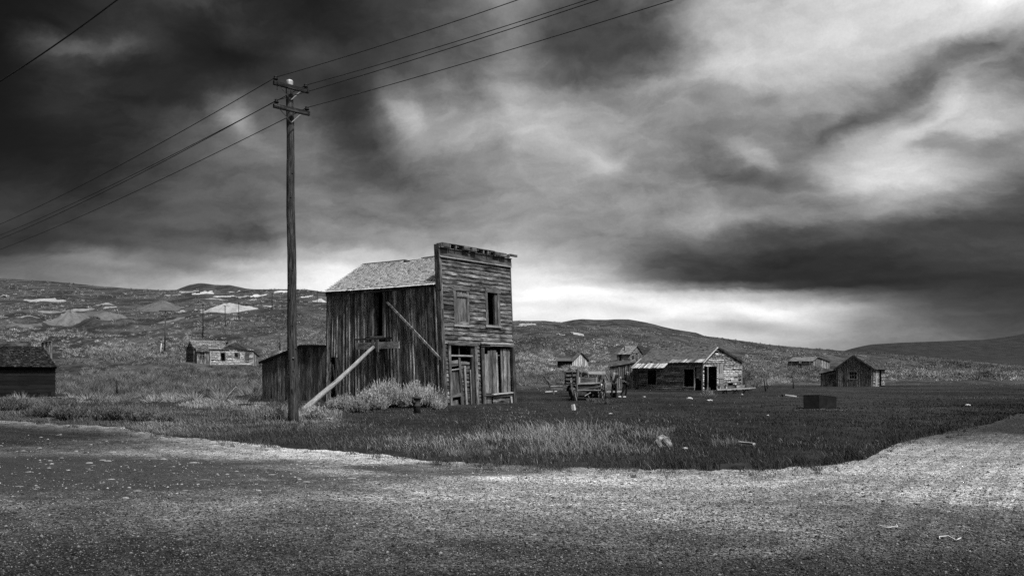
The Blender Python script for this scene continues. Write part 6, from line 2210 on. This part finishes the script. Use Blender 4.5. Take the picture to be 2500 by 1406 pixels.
def grass_field():
    # sample the field in view-ray space so that near grass is dense and far grass sparse
    N = 330000
    px = RNG.uniform(-160, 2660, N)
    e = ip(EDGE, px)
    lim = np.interp(px, [0, 600, 900, 1300, 1500, 1900, 2500], [962, 950, 946, 942, 938, 932, 928])
    py = lim + (e + 2 - lim) * RNG.random(N) ** 0.85
    Y = EYE * FOC / (py - HORIZ)
    Y = Y * (1 + RNG.uniform(-.03, .03, N))
    X = (px - 1250) / FOC * Y
    rag = (fbm(px / 26, px * 0 + 3, 4, 5) - 0.5) * 0.035 + (fbm(px / 7, px * 0 + 9, 3, 15) - 0.5) * 0.02 - (RNG.random(N) ** 5) * .13 * (fbm(px / 9, py / 9, 2, 19) > .56)
    keep = (Y > edge_y(px) * (1 + rag) - .12) & ~inside_buildings(X, Y)
    X, Y, px, py = X[keep], Y[keep], px[keep], py[keep]
    n = len(X)
    clump = fbm(X * 0.55, Y * 0.35, 4, 40)
    fine = fbm(X * 2.2, Y * 1.3, 3, 44)
    edge = np.exp(-np.clip(Y - edge_y(px), 0, 20) / .9) * np.clip(fbm(px / 22, px * 0, 3, 61) * 2.6 - .65, 0, 1.2)
    # tall pale grass band in the middle, paler turf at left, turf darker towards the right
    band = np.exp(-(((px - 1380) / 210) ** 2 + ((py - 1068) / 40) ** 2) * 1.2) + .5 * np.exp(-(((px - 760) / 130) ** 2 + ((py - 1030) / 30) ** 2))
    dry = np.clip(band * 1.0 + (fbm(X * .18, Y * .12, 3, 60) - .52) * 1.6 + .28 * np.exp(-((py - 985) / 18) ** 2) * (px < 1000), 0, 1)
    strip = np.exp(-((py - np.interp(px, [0, 500, 900, 1600, 2000, 2500], [975, 988, 960, 940, 936, 936])) / 6) ** 2)
    dry = np.clip(dry + strip * .8 * (fbm(X * .2, Y * .1, 3, 70) > .42), 0, 1)
    de = Y - edge_y(px)
    bare = (de < .9) & (fbm(X * 1.3, Y * 1.3, 3, 88) < .40 + .10 * (1 - de / .9)) & (px < 1900)
    keep = (RNG.random(n) < np.clip((0.35 + 1.3 * (clump - .3)) + edge * .6, .15, 1)) & ~bare
    for a in ('X', 'Y', 'px', 'py', 'clump', 'fine', 'edge', 'band', 'dry'):
        pass
    X, Y, px, py, clump, fine, edge, band, dry, strip = [q[keep] for q in (X, Y, px, py, clump, fine, edge, band, dry, strip)]
    n = len(X)
    isdry = RNG.random(n) < np.clip(dry * .75 * (1 - np.clip(edge, 0, 1)), .03, 1)
    H = (.025 + .10 * fine) * (1 + edge * 1.1) * RNG.uniform(.5, 1.5, n) + np.clip(band, 0, 1) * RNG.uniform(.0, 1, n) ** 2 * .20
    H = H * np.interp(Y, [12, 40, 60, 100], [1, .8, .6, .6])
    Wd = np.interp(Y, [12, 25, 60, 100], [.006, .012, .028, .05]) * RNG.uniform(.7, 1.4, n)
    lean = RNG.normal(size=(n, 2)) * .35 + np.array([-.22, -.05])
    z = terrain(X, Y)
    base = np.stack([X, Y, z - .02], 1)
    tip = base + np.stack([lean[:, 0] * H, lean[:, 1] * H, H], 1)
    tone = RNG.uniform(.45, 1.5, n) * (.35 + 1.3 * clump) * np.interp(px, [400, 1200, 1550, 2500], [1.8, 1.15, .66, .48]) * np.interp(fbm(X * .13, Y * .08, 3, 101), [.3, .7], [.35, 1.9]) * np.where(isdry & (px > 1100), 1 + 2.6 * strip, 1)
    for (sel, nm, mat) in ((~isdry, 'grass', M_GRASS), (isdry, 'dry_grass', M_DRY)):
        k = sel
        bend = np.stack([lean[k, 0] * H[k] * -.18, lean[k, 1] * H[k] * -.18, H[k] * .06], 1)
        v, t, c = blades(base[k], tip[k], Wd[k] * .5, bend)
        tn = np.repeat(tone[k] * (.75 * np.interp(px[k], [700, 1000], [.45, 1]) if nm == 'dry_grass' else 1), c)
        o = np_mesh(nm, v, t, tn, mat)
        tag(o, 'short dark turf grass covering the field' if nm == 'grass' else 'pale dry grass blades scattered through the field', 'grass', kind='stuff')


grass_field()


def tall_clumps():
    """tall seed stalks in the pale band and round the pole"""
    C = []
    for _ in range(52):
        C.append((RNG.normal(1370, 170), RNG.uniform(1040, 1115), RNG.uniform(.10, .27), RNG.uniform(.5, 1.1)))
    C += [(1320, 1058, .42, 1.2), (1330, 1062, .38, 1.2), (1418, 1056, .45, 1.2), (1180, 1072, .3, 1.1), (1215, 1078, .3, 1.1), (1600, 1068, .3, .8), (1585, 1072, .3, .8)]
    for _ in range(26):
        C.append((RNG.normal(690, 38), RNG.uniform(1005, 1024), RNG.uniform(.15, .5), .8))
    for _ in range(14):
        C.append((RNG.normal(775, 30), RNG.uniform(1006, 1032), RNG.uniform(.12, .35), 1.0))
    for _ in range(16):
        C.append((RNG.uniform(1440, 1500), RNG.uniform(978, 986), RNG.uniform(.08, .22), .35))
    for _ in range(14):
        C.append((RNG.choice([RNG.normal(1950, 7), RNG.normal(2004, 14), RNG.normal(2060, 12)]), RNG.uniform(999, 1003), RNG.uniform(.04, .09), .7))
    for _ in range(26):
        C.append((RNG.uniform(0, 640), RNG.uniform(985, 1035) , RNG.uniform(.15, .4), .5))
    for _ in range(30):
        C.append((RNG.uniform(440, 640), RNG.uniform(980, 1000) , RNG.uniform(.15, .3), 1.2))
    B, T, Wd, To = [], [], [], []
    for (cx, cy, h_, tn) in C:
        g = ground_at(cx, cy)
        k = int(RNG.integers(70, 150))
        r = RNG.random(k) ** .8 * h_ * RNG.uniform(.9, 1.7)
        a = RNG.uniform(0, 2 * np.pi, k)
        bx, by = g.x + r * np.cos(a) * 1.3, g.y + r * np.sin(a)
        hh = h_ * RNG.uniform(.35, 1.0, k)
        lx = RNG.normal(0, .22, k) - .12 + .3 * np.cos(a)
        lyy = RNG.normal(0, .22, k) + .3 * np.sin(a)
        b = np.stack([bx, by, np.full(k, g.z - .02)], 1)
        B.append(b); T.append(b + np.stack([lx * hh, lyy * hh, hh], 1))
        Wd.append(np.full(k, .0042 * g.y / 16) * RNG.uniform(.6, 1.3, k)); To.append(RNG.uniform(.5, 1.4, k) * tn)
    B, T, Wd, To = map(np.concatenate, (B, T, Wd, To))
    bend = np.stack([(B[:, 0] - T[:, 0]) * .15, (B[:, 1] - T[:, 1]) * .15, np.full(len(B), .02)], 1)
    v, t, c = blades(B, T, Wd, bend)
    tag(np_mesh('tall_dry_grass', v, t, np.repeat(To, c), M_DRY), 'tall pale seed stalks in clumps at the road edge and round the pole', 'grass', kind='stuff')


tall_clumps()


def verge_tufts():
    '''small tufts and single weeds that have crept out over the gravel'''
    B, T, Wd, To = [], [], [], []
    for _ in range(900):
        px = RNG.uniform(-100, 2560)
        e = float(edge_y(px))
        d = RNG.exponential(.028) * e
        if fbm(np.array([px / 40]), np.array([3.3]), 3, 71)[0] < .40 + .12 * RNG.random():
            continue
        Y = e - d + .1
        X = (px - 1250) / FOC * Y
        k = int(RNG.integers(5, 34))
        r0 = RNG.uniform(.02, .13)
        hh = RNG.uniform(.03, .11) * RNG.uniform(.5, 1.1, k)
        bx, by = X + RNG.normal(0, r0, k), Y + RNG.normal(0, r0 * .8, k)
        b = np.stack([bx, by, np.full(k, float(road_z(X, Y)) - .005)], 1)
        B.append(b)
        T.append(b + np.stack([RNG.normal(0, .5, k) * hh, RNG.normal(0, .5, k) * hh, hh], 1))
        Wd.append(np.full(k, .004 * Y / 14) * RNG.uniform(.6, 1.4, k))
        To.append(RNG.uniform(.5, 1.5, k) * RNG.uniform(.6, 2.2))
    B, T, Wd, To = map(np.concatenate, (B, T, Wd, To))
    v, t, c = blades(B, T, Wd)
    tag(np_mesh('verge_weeds', v, t, np.repeat(To, c), M_GRASS), 'stray tufts of grass scattered on the gravel along the road edge', 'weeds', kind='stuff')


verge_tufts()


def hillside_brush():
    N = 30000
    px = RNG.uniform(-200, 2700, N)
    lo = np.interp(px, [0, 400, 640, 900, 1300, 1500, 1860, 1960, 2500], [984, 984, 976, 960, 940, 945, 944, 930, 928])
    hi = ip(SK1, px)
    u = RNG.random(N)
    py = lo + (hi - lo) * u ** .92
    # solve the distance of each pixel on the hillside by table
    cols = np.linspace(-220, 2720, 300)
    Yt = np.geomspace(34, 660, 500)
    Pt = np.zeros((len(cols), len(Yt)))
    for i, c in enumerate(cols):
        X = (c - 1250) / FOC * Yt
        g = HORIZ - (terrain(X, Yt) - EYE) * FOC / Yt
        Pt[i] = np.minimum.accumulate(g)
    ci = np.clip(((px + 220) / 2940 * 299).astype(int), 0, 299)
    Y = np.array([np.interp(-p, -Pt[c], Yt) for p, c in zip(py, ci)])
    Y *= 1 + RNG.uniform(-.02, .02, N)
    X = (px - 1250) / FOC * Y
    den = fbm(X * .03, Y * .022, 4, 90)
    keep = ((den > .46) | (RNG.random(N) < .22)) & ~inside_buildings(X, Y)
    # keep the tailings, the cottage and sheds clear
    for (tx, top, bot, w, bulge, tone) in TAIL:
        keep &= ~((np.abs(px - tx) < w * .52) & (py > top - 2) & (py < bot + .5) & (RNG.random(N) < .62))
    for (x0, x1, y0, y1) in [(452, 645, 840, 897), (1506, 1568, 845, 884), (1361, 1440, 862, 896), (1923, 2026, 872, 897), (0, 136, 850, 975), (1487, 1812, 850, 956), (2000, 2165, 866, 948)]:
        keep &= ~((px > x0) & (px < x1) & (py > y0) & (py < y1))
    X, Y, px, py, den = X[keep], Y[keep], px[keep], py[keep], den[keep]
    Z = terrain(X, Y)
    n = len(X)
    size = RNG.uniform(.35, 1.0, n) ** 1.3 * np.interp(Y, [40, 70, 150, 600], [.9, 1.15, 1.35, 1.7])
    btone = RNG.uniform(.45, 1.6, n) * np.interp(fbm(X * .015, Y * .01, 3, 95), [.35, .65], [.55, 1.45])
    dry = (py > 905) & (RNG.random(n) < .3)
    btone = np.where(dry, btone * 1.5, btone)
    # pale grass and rabbitbrush on the flat between field and slope, right side
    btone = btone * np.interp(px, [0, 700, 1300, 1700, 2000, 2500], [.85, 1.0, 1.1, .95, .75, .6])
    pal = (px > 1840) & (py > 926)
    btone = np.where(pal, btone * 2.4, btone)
    tot = 0
    for (y0, y1, k, wf) in ((0, 130, 130, .016), (130, 280, 46, .042), (280, 700, 18, .08)):
        s = (Y >= y0) & (Y < y1)
        m = int(s.sum())
        if not m: continue
        c = np.repeat(np.stack([X[s], Y[s], Z[s]], 1), k, 0)
        sz = np.repeat(size[s], k)
        M = m * k
        a, ph = RNG.uniform(0, 2 * np.pi, M), np.arccos(RNG.uniform(.0, 1, M))
        rr = RNG.uniform(.55, 1.05, M)
        dirv = np.stack([np.cos(a) * np.sin(ph), np.sin(a) * np.sin(ph), np.cos(ph) * .72], 1)
        tip = c + dirv * (sz * rr)[:, None]
        root = c + dirv * (sz * rr * .45)[:, None] - np.array([0, 0, .05])
        root[:, 2] -= sz * .05
        tip[:, 2] += sz * .06
        w = sz * wf * RNG.uniform(.6, 1.4, M)
        v, t, cc = blades(root, tip, w)
        tn = np.repeat(np.repeat(btone[s], k) * RNG.uniform(.75, 1.25, M), cc)
        o = np_mesh('sagebrush_cover', v, t, tn, M_SAGEF)
        tag(o, 'low sagebrush covering the hillside', 'brush', kind='stuff')
        tot += M


hillside_brush()


def hill_rocks():
    N = 130
    px = RNG.uniform(0, 2400, N)
    V, F, T = [], [], []
    c = 0
    for i in range(N):
        hi, lo = float(ip(SK1, px[i])) + 4, 940
        py = lo + (hi - lo) * RNG.random() ** .7
        g = ground_at(px[i], py)
        s = g.y / FOC * RNG.uniform(.8, 2.6)
        for (x, y, z) in ((1, 0, 0), (0, 1, 0), (-1, 0, 0), (0, -1, 0), (.1, .1, .75), (0, 0, -.5)):
            V.append((g.x + x * s * RNG.uniform(.7, 1.3), g.y + y * s, g.z + .35 * min(g.y / 200, 1.5) + z * s)); T.append(RNG.uniform(.5, 1.2))
        F += [(c, c + 1, c + 4), (c + 1, c + 2, c + 4), (c + 2, c + 3, c + 4), (c + 3, c, c + 4), (c + 1, c, c + 5), (c + 2, c + 1, c + 5), (c + 3, c + 2, c + 5), (c, c + 3, c + 5)]
        c += 6
    o = np_mesh('scattered_stones', np.array(V), np.array(F), np.array(T) * .38, M_TAIL)
    tag(o, 'pale stones scattered over the hillside', 'stones', kind='stuff')


hill_rocks()


def bush(px, py, wpx, hpx, label, tone=1.0, shoots=230, leaves=22, name='sagebrush_bush', group=None, dead=False):
    g = ground_at(px, py)
    s = g.y / FOC
    rw, h = wpx * s / 2, hpx * s
    root = empty(name, g, label, 'bush', group)
    SB, ST, SW = [], [], []
    LB, LT, LW, LTn = [], [], [], []
    shoots = int(shoots * (1.9 if not dead else 1))
    subs = []
    for j in range(9 if not dead else 1):
        a, q = RNG.uniform(0, 2 * np.pi), RNG.random() ** .5 * .62 if not dead else 0
        subs.append((q * math.cos(a), q * math.sin(a), RNG.uniform(.34, .52) if not dead else 1, RNG.uniform(.7, 1.05) * math.sqrt(1 - .75 * q * q), RNG.uniform(.75, 1.25)))
    for i in range(shoots):
        cx, cy, sr, sh, stn = subs[int(RNG.integers(0, len(subs)))]
        a = RNG.uniform(0, 2 * np.pi)
        rr = RNG.random() ** .5
        lob = 1 + .22 * math.sin(a * 3 + px) + .12 * math.sin(a * 7 + py)
        tx, ty = rw * (cx + sr * rr * lob * math.cos(a)), rw * .8 * (cy + sr * rr * lob * math.sin(a))
        tz = h * sh * (math.sqrt(max(1 - (rr * .96) ** 2, .02)) * .8 + .2) * RNG.uniform(.66, 1.06)
        b = np.array([rw * cx * .6 + (tx - rw * cx) * .2, rw * cy * .5 + (ty - rw * .8 * cy) * .2, -.03]) + RNG.normal(0, .02, 3)
        t = np.array([tx, ty, tz])
        m = b + (t - b) * .5 + np.array([tx * .12, ty * .12, -.02])
        for (p, q, w) in ((b, m, .012), (m, t, .007)):
            SB.append(p); ST.append(q); SW.append(w)
        k = leaves
        f = RNG.uniform(.35, 1.0, k) if not dead else RNG.uniform(.5, 1, k)
        P = np.where((f < .5)[:, None], b + (m - b) * (f * 2)[:, None], m + (t - m) * ((f - .5) * 2)[:, None])
        d = (t - m) / (np.linalg.norm(t - m) + 1e-6)
        out = d + RNG.normal(0, .42, (k, 3)) + np.array([0, 0, .55])
        out /= np.linalg.norm(out, axis=1, keepdims=True)
        L = RNG.uniform(.05, .12, k) * (h / .9) ** .5
        LB.append(P); LT.append(P + out * L[:, None]); LW.append(np.full(k, .012 if not dead else .004) * RNG.uniform(.6, 1.4, k)); LTn.append(RNG.uniform(.5, 1.5, k) * tone * stn)
    v, t, c = blades(np.array(SB), np.array(ST), np.array(SW))
    o = np_mesh('stems', v, t, np.full(len(v), 1.0), M_STEM)
    o.parent = root
    v, t, c = blades(np.concatenate(LB), np.concatenate(LT), np.concatenate(LW))
    o = np_mesh('foliage', v, t, np.repeat(np.concatenate(LTn), c), M_SAGE)
    o.parent = root
    return root


GB = 'sagebrush growing against the leaning building'
bush(955, 994, 176, 76, 'largest sagebrush, in the middle of the row against the side wall of the leaning building', 1.55, 420, group=GB)
bush(1032, 994, 128, 70, 'pale sagebrush behind the hydrant by the building corner', 1.5, 330, group=GB)
bush(900, 1002, 124, 56, 'rounded sagebrush in front and left of the largest one', 1.35, 300, group=GB)
bush(832, 1000, 100, 44, 'low sagebrush at the left end of the row near the log', 1.1, 230, group=GB)
bush(870, 1008, 66, 36, 'small dark sagebrush nearest the road side of the row', 1.0, 200, group=GB)
bush(1068, 1000, 54, 26, 'small tuft of brush at the foot of the building corner', 1.4, 150, group=GB)
GL = 'bushes along the left road edge'
bush(30, 1004, 110, 40, 'leftmost bush of the row in front of the black barn', .5, 260, group=GL)
bush(105, 1018, 120, 38, 'bush before the right half of the black barn wall', .48, 260, group=GL)
bush(188, 1024, 120, 46, 'dense bush just right of the black barn corner at the road edge', .5, 280, group=GL)
bush(262, 1026, 120, 48, 'tall loose bush, middle of the road edge row', .6, 260, group=GL)
bush(300, 996, 90, 26, 'dark rounded bush behind the row near the leaning fence post', .6, 200, group=GL)
bush(345, 1028, 100, 40, 'sparse twiggy bush near the right end of the road edge row', .6, 180, group=GL)
bush(402, 1029, 64, 28, 'small low bush ending the road edge row at its right', .6, 140, group=GL)
bush(150, 1000, 110, 34, 'bush close to the foot of the black barn corner', .5, 220, group=GL)
bush(1732, 974, 40, 38, 'dead grey thorny bush in front of the dark doorway of the gabled house', 1.6, 70, 12, 'dead_bush', dead=True)
bush(668, 1024, 66, 36, 'loose grassy bush at the left of the utility pole foot', 1.0, 200, name='grassy_bush')
bush(768, 1026, 80, 38, 'pale loose bush between the utility pole and the log foot', 1.5, 220, name='grassy_bush')


# ------------------------------------------------------------------ gravel stones on the road
def gravel():
    N = 52000
    py = 1010 + (1440 - 1010) * RNG.random(N) ** .75
    px = RNG.uniform(-60, 2560, N)
    Y = EYE * FOC / (py - HORIZ)
    X = (px - 1250) / FOC * Y
    keep = Y < edge_y(px) - .05
    # fewer stones on the packed dirt
    dirt = np.exp(-(((X + 8.5) / 8.0) ** 2 + ((Y - 13.5) / 3.2) ** 2))
    keep &= RNG.random(N) > dirt * .75
    X, Y, px, py = X[keep], Y[keep], px[keep], py[keep]
    n = len(X)
    s = RNG.uniform(.004, .011, n) * np.interp(Y, [6, 12, 30], [1, 1.35, 2.4]) * (1 + 1.0 * (RNG.random(n) > .985))
    ang = RNG.uniform(0, 2 * np.pi, n)
    U = np.array([(1, 0, 0), (.2, .9, .05), (-.9, .3, 0), (-.1, -1, .1), (.15, .1, .7), (0, 0, -.4)])
    V = U[None] * RNG.uniform(.65, 1.35, (n, 6, 1))
    ca, sa = np.cos(ang)[:, None], np.sin(ang)[:, None]
    x = (V[..., 0] * ca - V[..., 1] * sa) * s[:, None]
    y = (V[..., 0] * sa + V[..., 1] * ca) * s[:, None]
    z = V[..., 2] * s[:, None]
    zr = road_z(X, Y)
    P = np.stack([X[:, None] + x, Y[:, None] + y, zr[:, None] + z + .2 * s[:, None]], -1).reshape(-1, 3)
    T = np.array([(0, 1, 4), (1, 2, 4), (2, 3, 4), (3, 0, 4), (1, 0, 5), (2, 1, 5), (3, 2, 5), (0, 3, 5)])
    t = (np.arange(n)[:, None, None] * 6 + T[None]).reshape(-1, 3)
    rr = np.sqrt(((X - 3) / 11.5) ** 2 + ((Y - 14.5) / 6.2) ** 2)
    falloff = np.interp(rr + .5 * (fbm(X * .3, Y * .3, 3, 77) - .5), [.4, 1.4], [1.2, .22])  # the road's vignette put into the pebble tones as well
    tone = np.repeat((RNG.random(n) ** 2.6 * 1.7 + .12) * falloff * np.where(RNG.random(n) > .985, 2.0, 1.0), 6)
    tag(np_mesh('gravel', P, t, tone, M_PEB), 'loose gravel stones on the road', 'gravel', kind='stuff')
    n = 2200
    py = 985 + (1440 - 985) * RNG.random(n) ** .6
    px = RNG.uniform(-60, 2560, n)
    Y = EYE * FOC / (py - HORIZ); X = (px - 1250) / FOC * Y
    k = Y < edge_y(px) + .15
    X, Y = X[k], Y[k]
    n = len(X)
    s = RNG.uniform(.010, .024, n) * np.interp(Y, [6, 30], [1, 1.8])
    V = U[None] * RNG.uniform(.55, 1.45, (n, 6, 1))
    zr = road_z(X, Y)
    P = np.stack([X[:, None] + V[..., 0] * s[:, None], Y[:, None] + V[..., 1] * s[:, None], zr[:, None] + V[..., 2] * s[:, None] * .8], -1).reshape(-1, 3)
    t = (np.arange(n)[:, None, None] * 6 + T[None]).reshape(-1, 3)
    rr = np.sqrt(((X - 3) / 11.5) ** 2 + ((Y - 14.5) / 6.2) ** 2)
    tone = np.repeat((RNG.random(n) ** 1.8 * 1.3 + .08) * np.interp(rr, [.4, 1.4], [1.0, .4]), 6)  # larger stones dimmed outwards by the same painted vignette
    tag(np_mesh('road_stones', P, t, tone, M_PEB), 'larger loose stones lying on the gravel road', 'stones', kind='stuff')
    # flat pale stones pressed into the dirt at the left
    n = 240
    px = RNG.normal(400, 330, n); py = 1046 + 190 * RNG.beta(1.4, 1.6, n)
    Y = EYE * FOC / (py - HORIZ); X = (px - 1250) / FOC * Y
    k = Y < edge_y(px) - .3
    X, Y = X[k], Y[k]
    n = len(X)
    rx, ry = RNG.uniform(.01, .09, n) * RNG.uniform(.3, 1.3, n), RNG.uniform(.008, .03, n)
    m = 7
    a = np.linspace(0, 2 * np.pi, m, endpoint=False)
    wob = RNG.uniform(.6, 1.3, (n, m))
    ring = np.stack([X[:, None] + rx[:, None] * np.cos(a) * wob, Y[:, None] + ry[:, None] * np.sin(a) * wob, np.repeat((road_z(X, Y) - .004)[:, None], m, 1)], -1)
    topr = ring.copy(); topr[..., 2] += .012
    topr[..., 0] = X[:, None] + (topr[..., 0] - X[:, None]) * .75
    cen = np.stack([X, Y, road_z(X, Y) + .014], -1)[:, None]
    P = np.concatenate([ring, topr, cen], 1).reshape(-1, 3)
    T = []
    for j in range(m):
        q = (j + 1) % m
        T += [(j, q, m + q), (j, m + q, m + j), (m + j, m + q, 2 * m)]
    t = (np.arange(n)[:, None, None] * (2 * m + 1) + np.array(T)[None]).reshape(-1, 3)
    tone = np.repeat(RNG.uniform(.2, 1.1, n), 2 * m + 1)
    tag(np_mesh('flat_stones', P, t, tone, M_PEB), 'flat pale stones pressed into the packed dirt at left', 'stones', kind='stuff')


gravel()
print('objects', len(bpy.data.objects))
